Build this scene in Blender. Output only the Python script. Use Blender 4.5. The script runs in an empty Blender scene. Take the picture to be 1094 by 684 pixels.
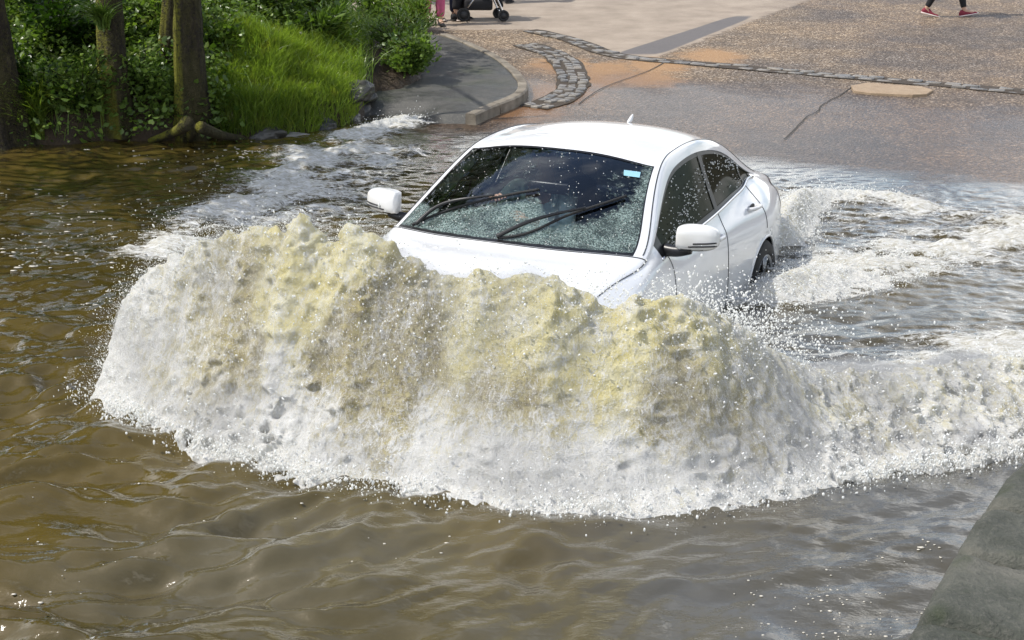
import bpy, bmesh, math, random, sys
import numpy as np
from mathutils import Vector, Matrix
R = math.radians
rng = np.random.default_rng(7)
random.seed(7)
scn = bpy.context.scene
col = scn.collection
PI = math.pi

# ------------------------------------------------------------------ camera
CAM_H, PITCH, FPX, ROLL = 2.948, 0.292, 1600.0, 0.020
IW, IH = 1094.0, 684.0
fwd = np.array([0, math.cos(PITCH), -math.sin(PITCH)])
up0 = np.array([0, math.sin(PITCH), math.cos(PITCH)])
rt0 = np.array([1.0, 0, 0])
crt = rt0 * math.cos(ROLL) + up0 * math.sin(ROLL)
cup = -rt0 * math.sin(ROLL) + up0 * math.cos(ROLL)
CAMP = np.array([0, 0, CAM_H])
cam = bpy.data.objects.new('camera', bpy.data.cameras.new('camera'))
col.objects.link(cam)
cam.data.sensor_width = 36.0
cam.data.lens = FPX / IW * 36.0
cam.data.clip_end = 3000
m = Matrix.Identity(4)
for i in range(3):
    m[i][0] = crt[i]; m[i][1] = cup[i]; m[i][2] = -fwd[i]; m[i][3] = CAMP[i]
cam.matrix_world = m
scn.camera = cam

# ------------------------------------------------------------------ light
SUN_EL, SUN_AZ = R(56), R(-99)       # azimuth clockwise from +Y: light comes from the far left
sd = Vector((math.sin(SUN_AZ) * math.cos(SUN_EL), math.cos(SUN_AZ) * math.cos(SUN_EL), math.sin(SUN_EL)))
sun = bpy.data.objects.new('sun', bpy.data.lights.new('sun', 'SUN'))
col.objects.link(sun)
sun.data.energy = 3.8
sun.data.angle = R(0.5)
sun.data.color = (1.0, 0.955, 0.88)
sun.rotation_euler = sd.to_track_quat('Z', 'Y').to_euler()
world = bpy.data.worlds.new('World'); scn.world = world; world.use_nodes = True
wn = world.node_tree; wn.nodes.clear()
def wnode(t, **k):
    n = wn.nodes.new(t)
    for a, b in k.items(): setattr(n, a, b)
    return n
sky = wnode('ShaderNodeTexSky', sky_type='NISHITA', sun_disc=False, sun_elevation=SUN_EL, sun_rotation=SUN_AZ, dust_density=1.2, air_density=1.0)
tc = wnode('ShaderNodeTexCoord'); mp = wnode('ShaderNodeMapping'); mp.inputs['Scale'].default_value = (1, 1, 2.2)
nz = wnode('ShaderNodeTexNoise'); nz.inputs['Scale'].default_value = 3.2; nz.inputs['Detail'].default_value = 7; nz.inputs['Roughness'].default_value = .55; nz.inputs['Distortion'].default_value = .3
cr = wnode('ShaderNodeValToRGB'); cr.color_ramp.elements[0].position = .45; cr.color_ramp.elements[1].position = .60
sx = wnode('ShaderNodeSeparateXYZ')
er = wnode('ShaderNodeMapRange'); er.inputs[1].default_value = .35; er.inputs[2].default_value = .85; er.inputs[3].default_value = 1.0; er.inputs[4].default_value = .12
mu = wnode('ShaderNodeMath', operation='MULTIPLY')
b1 = wnode('ShaderNodeBackground'); b1.inputs[1].default_value = .15
b2 = wnode('ShaderNodeBackground'); b2.inputs[0].default_value = (1, .985, .96, 1); b2.inputs[1].default_value = 2.1
mx = wnode('ShaderNodeMixShader'); wo = wnode('ShaderNodeOutputWorld')
L = wn.links.new
L(tc.outputs['Generated'], mp.inputs[0]); L(mp.outputs[0], nz.inputs['Vector']); L(nz.outputs['Fac'], cr.inputs[0])
L(tc.outputs['Generated'], sx.inputs[0]); L(sx.outputs[2], er.inputs[0])
L(cr.outputs[0], mu.inputs[0]); L(er.outputs[0], mu.inputs[1])
L(sky.outputs[0], b1.inputs[0]); L(mu.outputs[0], mx.inputs[0]); L(b1.outputs[0], mx.inputs[1]); L(b2.outputs[0], mx.inputs[2]); L(mx.outputs[0], wo.inputs[0])
scn.view_settings.view_transform = 'Standard'
scn.view_settings.look = 'None'
scn.view_settings.exposure = 0.26
scn.view_settings.gamma = 1.0
scn.cycles.sample_clamp_direct = 5.0
scn.cycles.max_bounces = 8
scn.cycles.transparent_max_bounces = 16
scn.cycles.use_denoising = True

# ------------------------------------------------------------------ helpers
WZ = 0.35                                   # water level
def project(P):
    d = np.asarray(P, float) - CAMP
    z = d @ fwd
    return np.stack([IW / 2 + FPX * (d @ crt) / z, IH / 2 - FPX * (d @ cup) / z], -1)
def ray(u, v):
    d = fwd * FPX + crt * (u - IW / 2) - cup * (v - IH / 2)
    return d / np.linalg.norm(d)
def at(u, v, zf=None):
    """where the photo's pixel meets a horizontal level or a height function"""
    d = ray(u, v)
    if zf is None: zf = WZ
    if not callable(zf):
        t = (zf - CAM_H) / d[2]
        return CAMP + d * t
    lo, hi = 2.0, 60.0
    ts = np.linspace(lo, hi, 1500)
    P = CAMP + d * ts[:, None]
    g = P[:, 2] - zf(P[:, 0], P[:, 1])
    k = np.argmax(g < 0)
    return P[k] if g[k] < 0 else P[-1]
def at_y(u, v, y):
    d = ray(u, v); return CAMP + d * (y / d[1])

def sstep(a, b, x):
    t = np.clip((x - a) / (b - a), 0, 1); return t * t * (3 - 2 * t)

_perm = np.random.default_rng(3).random((8, 256, 256)).astype('f4') * 2 - 1
def vn(x, y, seed=0):
    """smooth 2-d value noise"""
    x = np.asarray(x, 'f8') + 1000; y = np.asarray(y, 'f8') + 1000
    xi = np.floor(x).astype('i8'); yi = np.floor(y).astype('i8')
    fx = x - xi; fy = y - yi
    fx = fx * fx * fx * (fx * (fx * 6 - 15) + 10); fy = fy * fy * fy * (fy * (fy * 6 - 15) + 10)
    p = _perm[seed % 8]; o = seed * 37
    a = p[(xi + o) & 255, yi & 255]; b = p[(xi + 1 + o) & 255, yi & 255]
    c = p[(xi + o) & 255, (yi + 1) & 255]; d = p[(xi + 1 + o) & 255, (yi + 1) & 255]
    return (a * (1 - fx) + b * fx) * (1 - fy) + (c * (1 - fx) + d * fx) * fy
def fbm(x, y, octv=4, seed=0, gain=.5):
    s = 0; a = 1; t = 0
    for k in range(octv):
        c, q = math.cos(.6 * k), math.sin(.6 * k)
        s = s + a * vn((x * c - y * q) * 2 ** k, (x * q + y * c) * 2 ** k, seed + k); t += a; a *= gain
    return s / t

def mesh_np(name, V, F, mat=None, parent=None, smooth=True, attrs=None):
    me = bpy.data.meshes.new(name)
    V = np.asarray(V, 'f4'); F = np.asarray(F, 'i4')
    me.vertices.add(len(V)); me.vertices.foreach_set('co', V.ravel())
    k = F.shape[1]
    me.loops.add(F.size); me.loops.foreach_set('vertex_index', F.ravel())
    me.polygons.add(len(F)); me.polygons.foreach_set('loop_start', np.arange(0, F.size, k, dtype='i4'))
    me.polygons.foreach_set('loop_total', np.full(len(F), k, 'i4'))
    me.update(calc_edges=True)
    me.polygons.foreach_set('use_smooth', np.full(len(F), smooth))
    if attrs:
        for n, a in attrs.items():
            at_ = me.attributes.new(n, 'FLOAT', 'POINT'); at_.data.foreach_set('value', np.asarray(a, 'f4').ravel())
    if mat: me.materials.append(mat)
    o = bpy.data.objects.new(name, me); col.objects.link(o)
    if parent: o.parent = parent
    return o
def grid_faces(n, m_):
    a = np.arange(n * m_).reshape(n, m_)
    return np.stack([a[:-1, :-1], a[1:, :-1], a[1:, 1:], a[:-1, 1:]], -1).reshape(-1, 4)
def tag(o, label=None, cat=None, group=None, kind=None):
    if label: o['label'] = label
    if cat: o['category'] = cat
    if group: o['group'] = group
    if kind: o['kind'] = kind
    return o
def empty(name, loc=(0, 0, 0), rz=0, parent=None):
    o = bpy.data.objects.new(name, None); col.objects.link(o); o.location = loc; o.rotation_euler = (0, 0, rz)
    o.empty_display_size = .2
    if parent: o.parent = parent
    return o
def from_bm(name, bm, mat=None, parent=None, smooth=True, sub=0, bevel=0):
    me = bpy.data.meshes.new(name); bmesh.ops.recalc_face_normals(bm, faces=bm.faces); bm.to_mesh(me); bm.free()
    for p in me.polygons: p.use_smooth = smooth
    if mat: me.materials.append(mat)
    o = bpy.data.objects.new(name, me); col.objects.link(o)
    if parent: o.parent = parent
    if bevel:
        b = o.modifiers.new('b', 'BEVEL'); b.width = bevel; b.segments = 2; b.limit_method = 'ANGLE'
    if sub:
        s = o.modifiers.new('s', 'SUBSURF'); s.levels = sub; s.render_levels = sub
    return o
def bm_box(bm, c, s, rot=None):
    r = bmesh.ops.create_cube(bm, size=1)
    M = Matrix.Translation(Vector(c)) @ (rot.to_4x4() if rot is not None else Matrix.Identity(4)) @ Matrix.Diagonal((s[0], s[1], s[2], 1))
    bmesh.ops.transform(bm, matrix=M, verts=r['verts']); return r['verts']
def tube_arrays(pts, rad, n=10, cap=True):
    P = np.asarray(pts, float); k = len(P)
    rad = np.broadcast_to(np.asarray(rad, float), (k,))
    T = np.gradient(P, axis=0); T /= np.linalg.norm(T, axis=1)[:, None] + 1e-9
    ref = np.array([0, 0, 1.0]) if abs(T[0][2]) < .9 else np.array([1.0, 0, 0])
    V = []
    A = np.cross(T[0], ref); A /= np.linalg.norm(A)
    ang = np.arange(n) / n * 2 * PI
    for i in range(k):
        A = A - T[i] * (A @ T[i]); A /= np.linalg.norm(A) + 1e-9
        B = np.cross(T[i], A)
        V.append(P[i] + rad[i] * (np.cos(ang)[:, None] * A + np.sin(ang)[:, None] * B))
    V = np.concatenate(V)
    F = []
    for i in range(k - 1):
        for j in range(n):
            F.append((i * n + j, i * n + (j + 1) % n, (i + 1) * n + (j + 1) % n, (i + 1) * n + j))
    if cap:
        V = np.vstack([V, P[:1], P[-1:]]); a, b = len(V) - 2, len(V) - 1
        for j in range(n):
            F.append((a, (j + 1) % n, j, j)); F.append((b, (k - 1) * n + j, (k - 1) * n + (j + 1) % n, (k - 1) * n + (j + 1) % n))
    return V, F
def bm_arrays(bm, V, F):
    vs = [bm.verts.new(v) for v in V]
    for f in F:
        f = list(dict.fromkeys(f))
        if len(f) > 2:
            try: bm.faces.new([vs[i] for i in f])
            except ValueError: pass
def tube(name, pts, rad, mat, parent=None, n=10, curve=True):
    P = np.asarray(pts, float)
    bm = bmesh.new(); bm_arrays(bm, *tube_arrays(P, rad, n)); return from_bm(name, bm, mat, parent)
def spline(pts, n):
    """smooth curve through points (any dimension)"""
    P = np.asarray(pts, float); k = len(P)
    d = np.r_[0, np.cumsum(np.linalg.norm(np.diff(P[:, :min(3, P.shape[1])], axis=0), axis=1))]
    t = np.linspace(0, d[-1], n)
    M = nat_matrix(d, t)
    return M @ P
def nat_matrix(x, t):
    """matrix that maps knot values to natural cubic spline values at t"""
    x = np.asarray(x, float); k = len(x); h = np.diff(x)
    A = np.zeros((k, k)); B = np.zeros((k, k)); A[0, 0] = A[-1, -1] = 1
    for i in range(1, k - 1):
        A[i, i - 1] = h[i - 1]; A[i, i] = 2 * (h[i - 1] + h[i]); A[i, i + 1] = h[i]
        B[i, i - 1] = 6 / h[i - 1]; B[i, i] = -6 / h[i - 1] - 6 / h[i]; B[i, i + 1] = 6 / h[i]
    M2 = np.linalg.solve(A, B)
    t = np.asarray(t, float); i = np.clip(np.searchsorted(x, t, 'right') - 1, 0, k - 2)
    hh = h[i]; a = (x[i + 1] - t) / hh; b = (t - x[i]) / hh
    I = np.eye(k)
    return (a[:, None] * I[i] + b[:, None] * I[i + 1] + ((a ** 3 - a) * hh ** 2 / 6)[:, None] * M2[i] + ((b ** 3 - b) * hh ** 2 / 6)[:, None] * M2[i + 1])

# ------------------------------------------------------------------ materials
class NT:
    def __init__(s, name):
        s.m = bpy.data.materials.new(name); s.m.use_nodes = True; s.t = s.m.node_tree; s.t.nodes.clear()
        s.out = s.n('ShaderNodeOutputMaterial')
    def n(s, t, **k):
        nd = s.t.nodes.new(t)
        for a, b in k.items(): setattr(nd, a, b)
        return nd
    def l(s, a, b): s.t.links.new(a, b)
    def set(s, inp, v):
        if isinstance(v, bpy.types.NodeSocket): s.l(v, inp)
        elif isinstance(v, (tuple, list)) and len(v) == 3 and inp.type == 'RGBA': inp.default_value = (*v, 1)
        else: inp.default_value = v
    def math(s, op, a, b=0.0, clamp=False):
        nd = s.n('ShaderNodeMath', operation=op, use_clamp=clamp); s.set(nd.inputs[0], a); s.set(nd.inputs[1], b); return nd.outputs[0]
    def noise(s, scale, detail=3, rough=.5, vec=None, dist=0, stretch=None, out='Fac'):
        nd = s.n('ShaderNodeTexNoise'); nd.inputs['Scale'].default_value = scale; nd.inputs['Detail'].default_value = detail
        nd.inputs['Roughness'].default_value = rough; nd.inputs['Distortion'].default_value = dist
        s.l(s.coord(vec, stretch), nd.inputs['Vector']); return nd.outputs[out]
    def coord(s, vec=None, stretch=None):
        if vec is None:
            g = s.n('ShaderNodeNewGeometry') if getattr(s, 'world', True) else None
            vec = g.outputs['Position'] if g else s.n('ShaderNodeTexCoord').outputs['Object']
        if stretch:
            mp = s.n('ShaderNodeMapping'); mp.inputs['Scale'].default_value = stretch; s.l(vec, mp.inputs[0]); vec = mp.outputs[0]
        return vec
    def voro(s, scale, feat='F1', out='Distance', vec=None, rnd=1.0, stretch=None):
        nd = s.n('ShaderNodeTexVoronoi', feature=feat); nd.inputs['Scale'].default_value = scale; nd.inputs['Randomness'].default_value = rnd
        s.l(s.coord(vec, stretch), nd.inputs['Vector']); return nd.outputs[out]
    def ramp(s, f, stops):
        nd = s.n('ShaderNodeValToRGB'); e = nd.color_ramp.elements
        while len(e) < len(stops): e.new(.5)
        for q, (p, c) in zip(e, stops):
            q.position = p; q.color = (*c, 1) if isinstance(c, tuple) else (c, c, c, 1)
        s.l(f, nd.inputs[0]); return nd.outputs[0]
    def rng(s, f, a, b, c, d):
        nd = s.n('ShaderNodeMapRange'); s.l(f, nd.inputs[0])
        for i, v in enumerate((a, b, c, d)): nd.inputs[i + 1].default_value = v
        return nd.outputs[0]
    def mix(s, f, a, b, mode='MIX'):
        nd = s.n('ShaderNodeMix', data_type='RGBA', blend_type=mode)
        s.set(nd.inputs[0], f); s.set(nd.inputs[6], a); s.set(nd.inputs[7], b); return nd.outputs[2]
    def attr(s, name): return s.n('ShaderNodeAttribute', attribute_name=name).outputs['Fac']
    def bump(s, h, strength=.3, dist=.01, normal=None):
        nd = s.n('ShaderNodeBump'); nd.inputs['Strength'].default_value = strength; nd.inputs['Distance'].default_value = dist
        s.l(h, nd.inputs['Height'])
        if normal: s.l(normal, nd.inputs['Normal'])
        return nd.outputs[0]
    def pbr(s, color, rough=.5, metal=0, spec=.5, normal=None, coat=0, trans=0, sss=0, **k):
        p = s.n('ShaderNodeBsdfPrincipled'); s.set(p.inputs['Base Color'], color); s.set(p.inputs['Roughness'], rough)
        p.inputs['Metallic'].default_value = metal; s.set(p.inputs['Specular IOR Level'], spec)
        p.inputs['Coat Weight'].default_value = coat; p.inputs['Coat Roughness'].default_value = .03
        if normal: s.l(normal, p.inputs['Normal'])
        for a, b in k.items(): s.set(p.inputs[a.replace('_', ' ')], b)
        return p.outputs[0]
    def mixs(s, f, a, b):
        nd = s.n('ShaderNodeMixShader'); s.set(nd.inputs[0], f); s.l(a, nd.inputs[1]); s.l(b, nd.inputs[2]); return nd.outputs[0]
    def done(s, sh): s.l(sh, s.out.inputs[0]); return s.m
def simple(name, color, rough=.5, metal=0, var=.15, scale=8, coat=0, bump=0, bscale=60, spec=.5):
    t = NT(name); t.world = False
    f = t.noise(scale, 4)
    c = t.mix(t.rng(f, .3, .7, 0, 1), tuple(x * (1 - var) for x in color), tuple(min(1, x * (1 + var)) for x in color))
    nm = t.bump(t.noise(bscale, 4), bump, .01) if bump else None
    return t.done(t.pbr(c, rough, metal, spec, nm, coat))
# ------------------------------------------------------------------ ground heights
def yw(x): return 15.7 - .42 * x                              # where the road leaves the water
def road_z(x, y):
    z = WZ + .055 * (y - yw(x))
    lo = -.06
    return np.where(z > lo + .1, z, lo + .1 * np.exp(np.clip((z - lo - .1) / .1, -20, 0)))
_wl = [(-260, 178), (0, 158), (100, 154), (160, 152), (250, 150), (330, 143), (382, 130), (402, 112)]
_wlp = np.array([at(u, v)[:2] for u, v in _wl])
_wx = np.r_[-60, _wlp[:, 0]]; _wy = np.r_[_wlp[0, 1] - 14, _wlp[:, 1]]
def bank_d(x, y):
    """how far inside the left bank (metres)"""
    wob = .10 * vn(x * 2.3, y * 2.3, 5) + .05 * vn(x * 6, y * 6, 6)
    d1 = y - np.interp(x, _wx, _wy) + wob
    xr = np.interp(y, [14, 17.0, 18.0, 19.0, 20.5, 26, 60], [-1.2, -1.45, -1.0, -.98, -1.35, -3.5, -12])
    d2 = xr - x + wob
    return np.minimum(d1 * .95, d2)
def bank_h(d, x, y):
    h = .30 * sstep(-.05, .22, d) + .36 * np.clip(d - .1, 0, 4.2) + .14 * np.clip(d - 4.3, 0, 8)
    return h + np.where(d > 0, .06 * vn(x * 3, y * 3, 2) * sstep(0, .4, d), 0)
def ground_z(x, y):
    x = np.asarray(x, float); y = np.asarray(y, float)
    r = road_z(x, y)
    bed = -.12 + 0 * x
    left = sstep(-1.2, -3.0, x) * sstep(17.3, 16.3, y)
    z = r * (1 - left) + bed * left
    d = bank_d(x, y)
    zb = WZ - .06 + bank_h(d, x, y)
    k = sstep(-.25, .05, d)
    z = np.maximum(z, 0 * z + z * (1 - k) + k * np.maximum(zb, z)) 
    # near bank by the camera
    return z - .006
def nonuni(a, b, res, far0, far1, g=1.16):
    c = list(np.arange(a, b + 1e-6, res)); s = res
    lo = [];  p = a
    while p > far0: s *= g; p -= s; lo.append(p)
    s = res; hi = []; p = b
    while p < far1: s *= g; p += s; hi.append(p)
    return np.array(lo[::-1] + c + hi)

# ground material: earth, wet at the water, litter and moss
t = NT('bank_earth')
n1 = t.noise(3, 6, .6); n2 = t.noise(28, 5, .65)
c = t.ramp(n1, [(.3, (.020, .013, .007)), (.55, (.042, .027, .014)), (.8, (.028, .036, .010))])
c = t.mix(t.rng(n2, .55, .75, 0, .7), c, (.085, .06, .035))
M_EARTH = t.done(t.pbr(c, t.rng(n2, .3, .7, .45, .9), 0, .4, t.bump(t.math('ADD', n2, n1), .9, .03)))

gx = nonuni(-8, 7, .06, -1600, 1600, 1.22); gy = nonuni(9, 24, .06, -1600, 2200, 1.22)
GX, GY = np.meshgrid(gx, gy, indexing='ij')
GZ = ground_z(GX, GY)
far = sstep(45, 140, np.hypot(GX, GY))
GZ = GZ * (1 - far) + 3.0 * far
nearb = sstep(1.5, -1.5, GY)
GZ = np.maximum(GZ, nearb * .9 - .4 * (1 - nearb))
o = mesh_np('ground', np.stack([GX, GY, GZ], -1).reshape(-1, 3), grid_faces(len(gx), len(gy)), M_EARTH)
tag(o, kind='structure')

# ------------------------------------------------------------------ road
t = NT('road_aggregate')
pos = t.coord()
sx_ = t.n('ShaderNodeSeparateXYZ'); t.l(pos, sx_.inputs[0]); PX, PY, PZ = sx_.outputs
big = t.noise(.55, 5, .6); mid = t.noise(2.4, 5, .6)
v1 = t.voro(52, out='Color'); vd = t.voro(52)
vs = t.n('ShaderNodeSeparateColor'); t.l(v1, vs.inputs[0])
peb = t.ramp(vs.outputs[0], [(0, (.07, .055, .045)), (.35, (.15, .12, .09)), (.62, (.25, .205, .155)), (.85, (.36, .30, .23)), (.95, (.62, .58, .52))])
peb = t.mix(t.rng(vd, .45, .8, 0, .8), peb, (.050, .040, .031))
peb = t.mix(t.rng(t.noise(3.5, 6, .7), .46, .66, 0, .55), peb, (.085, .072, .060))
peb = t.mix(t.rng(t.noise(14, 5, .7), .55, .68, 0, .6), peb, (.30, .26, .21))
tone = t.mix(t.rng(big, .40, .62, 0, 1), (.66, .63, .63), (1.15, 1.00, .82))
c = t.mix(1.0, peb, tone, 'MULTIPLY')
# smooth worn concrete and sand where nothing of the aggregate shows
smooth = t.attr('smooth')
conc = t.mix(t.rng(mid, .3, .7, 0, 1), (.235, .19, .145), (.37, .305, .24))
conc = t.mix(t.rng(t.noise(90, 3), .4, .7, 0, .5), conc, (.22, .17, .13))
edge = t.math('ADD', smooth, t.math('MULTIPLY', t.math('SUBTRACT', t.noise(6, 5), .5), .9))
c = t.mix(t.rng(edge, .35, .65, 0, 1), c, conc)
sand = t.attr('sand')
sf = t.math('ADD', sand, t.math('MULTIPLY', t.math('SUBTRACT', t.noise(4.5, 6, .65), .5), .9))
c = t.mix(t.rng(sf, .42, .75, 0, .85), c, (.34, .20, .095))
dark = t.attr('tar')
c = t.mix(t.rng(dark, .3, .6, 0, .92), c, t.mix(t.noise(40, 3), (.075, .072, .074), (.13, .12, .12)))
wet = t.attr('wet')
wf = t.math('ADD', wet, t.math('MULTIPLY', t.math('SUBTRACT', t.noise(1.6, 5, .6), .5), .55))
wfac = t.rng(wf, .3, .7, 0, 1)
c = t.mix(wfac, c, t.mix(1.0, c, (.56, .47, .39), 'MULTIPLY'))
grit = t.rng(vd, 0, .7, 1, 0)
rough = t.mix(wfac, (.80, .80, .80), (.30, .30, .30))
bh = t.math('ADD', t.math('MULTIPLY', grit, t.rng(edge, .35, .65, 1, .15)), t.math('MULTIPLY', mid, 1.5))
M_ROAD = t.done(t.pbr(c, rough, 0, .5, t.bump(bh, .55, .012)))

rx = nonuni(-3.2, 9, .07, -3.2, 60, 1.2); ry = nonuni(8, 27, .07, 1, 160, 1.2)
RX, RY = np.meshgrid(rx, ry, indexing='ij')
def seg_side(px, q0, q1):
    a = at(*q0, road_z)[:2]; b = at(*q1, road_z)[:2]; n = np.array([-(b - a)[1], (b - a)[0]]); n /= np.linalg.norm(n)
    return (px[..., 0] - a[0]) * n[0] + (px[..., 1] - a[1]) * n[1]
RP = np.stack([RX, RY], -1)
bnd = seg_side(RP, (700, 62), (850, 5))          # smooth concrete lies left of this line and above the setts
sets_line = [(566, 33), (612, 44), (665, 61), (740, 68), (830, 76), (920, 84), (1000, 91), (1094, 99), (1180, 106)]
SL = np.array([at(u, v, road_z)[:2] for u, v in sets_line])
beyond = RY - np.interp(RX, SL[:, 0], SL[:, 1], left=SL[0, 1])
smooth_a = sstep(-.2, .2, bnd) * sstep(-.1, .3, beyond)
ta, tb = (683, 52), (790, 20)
d_up = seg_side(RP, (676, 52), (775, 20)); d_dn = seg_side(RP, (708, 57), (797, 21))
tar = np.clip(sstep(-.08, .08, -d_up) * sstep(-.08, .08, d_dn), 0, 1) * sstep(at(700, 58, road_z)[1] - .3, at(700, 58, road_z)[1] + .3, RY) * sstep(at(700, 18, road_z)[1] + .5, at(700, 18, road_z)[1] - .5, RY)
# sand washed along the kerb and the line of setts
pts = np.array([at(u, v, road_z)[:2] for u, v in [(560, 120), (600, 100), (640, 85), (700, 70), (760, 60), (600, 70), (650, 75), (690, 85)]])
sand_a = 0 * RX
for p in pts: sand_a = np.maximum(sand_a, np.exp(-(((RX - p[0]) / .6) ** 2 + ((RY - p[1]) / .8) ** 2)))
sand_a = np.maximum(sand_a * .9, .30 * sstep(1.5, 0, np.abs(bnd)) * (beyond > 0))
depth = RY - yw(RX)
wet_a = sstep(5.5, 1.2, depth + .5 * fbm(RX * .8, RY * .8, 3, 1)) * .9
wet_a = np.maximum(wet_a, .42 * sstep(1.5, 5.5, RX))
RZ = road_z(RX, RY) + .004 * fbm(RX * 2, RY * 2, 3, 2)
far = sstep(45, 140, np.hypot(RX, RY)); RZ = RZ * (1 - far) + 3.05 * far
o = mesh_np('road', np.stack([RX, RY, RZ], -1).reshape(-1, 3), grid_faces(len(rx), len(ry)), M_ROAD,
            attrs=dict(smooth=smooth_a, tar=tar, sand=sand_a, wet=wet_a))
tag(o, kind='structure')
def on_road(u, v, dz=0):
    p = at(u, v, road_z); return np.array([p[0], p[1], p[2] + dz])

# setts set in the road
t = NT('setts'); f = t.noise(3.2, 4); g = t.noise(60, 4)
c = t.mix(t.rng(f, .35, .65, 0, 1), (.075, .078, .082), (.19, .165, .135)); c = t.mix(t.rng(g, .4, .7, 0, .5), c, (.27, .24, .20))
M_SETT = t.done(t.pbr(c, .42, 0, .5, t.bump(g, .6, .006)))
t = NT('joint_dirt'); M_JOINT = t.done(t.pbr(t.mix(t.noise(30, 4), (.03, .024, .017), (.07, .05, .032)), .8))
def setts(name, path, rows, sw, sl, zf, jitter=.020, skip=.12):
    P = spline(path, 400); d = np.r_[0, np.cumsum(np.linalg.norm(np.diff(P, axis=0), axis=1))]
    bm = bmesh.new(); bj = bmesh.new(); prev = None
    n = int(d[-1] / sl)
    for k in range(n):
        for r_ in range(rows):
            s = (k + .5 + .5 * (r_ % 2)) * sl
            if s > d[-1] or random.random() < skip: continue
            x, y = np.interp(s, d, P[:, 0]), np.interp(s, d, P[:, 1])
            x2, y2 = np.interp(s + .05, d, P[:, 0]), np.interp(s + .05, d, P[:, 1])
            a = math.atan2(y2 - y, x2 - x) if s + .05 < d[-1] else a
            o_ = (r_ - (rows - 1) / 2) * sw
            cx, cy = x - math.sin(a) * o_ + random.uniform(-1, 1) * jitter, y + math.cos(a) * o_ + random.uniform(-1, 1) * jitter
            z = float(zf(cx, cy)) + .006 + random.uniform(-.006, .012)
            rot = Matrix.Rotation(a + random.uniform(-.1, .1), 3, 'Z') @ Matrix.Rotation(random.uniform(-.05, .05), 3, 'X')
            vs = bm_box(bm, (cx, cy, z - .03), (sl * random.uniform(.72, .92), sw * random.uniform(.76, .93), .08), rot)
            for v in vs: v.co += Vector([random.uniform(-.008, .008) for _ in range(3)])
    o = from_bm(name, bm, M_SETT, bevel=.012); tag(o, kind='structure')
    L_ = []; w = rows * sw / 2 + .02
    T = np.gradient(P, axis=0); T /= np.linalg.norm(T, axis=1)[:, None]; N = np.stack([-T[:, 1], T[:, 0]], 1)
    nn = 5; V = []
    for q in np.linspace(-1, 1, nn):
        X = P + N * q * w * (1 + .12 * vn(d * 5, d * 0 + q, 3))[:, None]; V.append(np.c_[X, zf(X[:, 0], X[:, 1]) + .009])
    o2 = mesh_np(name.replace('setts', 'joint'), np.stack(V, 0).reshape(-1, 3), grid_faces(nn, 400), M_JOINT); tag(o2, kind='structure')
setts('road_setts', SL, 2, .13, .22, road_z)
gl = np.array([on_road(u, v)[:2] for u, v in [(560, 48), (590, 58), (608, 74), (612, 92), (598, 106), (570, 116)]])
setts('gutter_setts', gl, 3, .12, .17, road_z, .018, .10)

# crack across the road and the pale broken slab beside the setts
M_CRACK = simple('crack_fill', (.05, .043, .036), .8)
P = spline([on_road(u, v, .007) for u, v in [(912, 92), (890, 106), (872, 120), (850, 138), (838, 150)]], 60)
P[:, 0] += .03 * vn(np.arange(60) * .16, np.zeros(60), 1)
P[:, 2] = road_z(P[:, 0], P[:, 1]) + .009
V = np.concatenate([P + [-.008, 0, 0], P + [.008, 0, 0]]); tag(mesh_np('road_crack', V, grid_faces(2, 60), M_CRACK), kind='structure')
P = spline([on_road(u, v, .007) for u, v in [(618, 112), (650, 92), (690, 78), (712, 66)]], 60); P[:, 2] = road_z(P[:, 0], P[:, 1]) + .009
V = np.concatenate([P + [-.008, 0, 0], P + [.008, 0, 0]]); tag(mesh_np('road_joint', V, grid_faces(2, 60), M_CRACK), kind='structure')
t = NT('sandstone'); f = t.noise(9, 5); M_SAND = t.done(t.pbr(t.mix(f, (.22, .155, .10), (.40, .30, .20)), .75, 0, .4, t.bump(t.noise(60, 4), .5, .008)))
out = [on_road(u, v) for u, v in [(909, 94), (925, 91), (985, 95), (997, 99), (990, 103.5), (975, 104.5), (955, 103), (930, 102), (912, 100)]]
bm = bmesh.new()
lo_ = [bm.verts.new((p[0], p[1], p[2] - .02)) for p in out]; hi_ = [bm.verts.new((p[0], p[1], p[2] + .035 + random.uniform(-.006, .006))) for p in out]
bm.faces.new(hi_)
for i in range(len(out)):
    j = (i + 1) % len(out); bm.faces.new((lo_[i], lo_[j], hi_[j], hi_[i]))
o = from_bm('stone_slab', bm, M_SAND, bevel=.008, smooth=False)
tag(o, 'flat sandy broken slab lying on the road beside the line of setts', 'slab')

# raised pavement with its curved kerb
def pave_z(x, y): return np.maximum(road_z(x, y) + .10, WZ - .035 + .11 * (y - 16.0))
kerb_px = [(497, 124), (522, 113), (545, 103), (553, 95), (549, 83), (532, 67), (505, 52), (486, 44), (470, 38)]
KP = []
for u, v in kerb_px:
    p = at(u, v, pave_z); KP.append(p[:2])
KP = np.array(KP); KC = spline(KP, 160)
t = NT('wet_pavement'); f = t.noise(3, 5, .6); g = t.noise(70, 4)
c = t.mix(t.rng(f, .35, .65, 0, 1), (.030, .032, .030), (.085, .082, .075)); c = t.mix(t.rng(g, .5, .7, 0, .5), c, (.17, .16, .14))
c = t.mix(t.rng(t.noise(1.1, 4), .52, .66, 0, .6), c, (.035, .045, .016))
M_PAVE = t.done(t.pbr(c, t.rng(f, .35, .65, .35, .8), 0, .5, t.bump(g, .5, .008)))
nn = 30; V = []
lx = np.interp(np.linspace(0, 1, 160), [0, .35, .7, 1], [1.9, 2.4, 1.6, .8])
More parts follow.
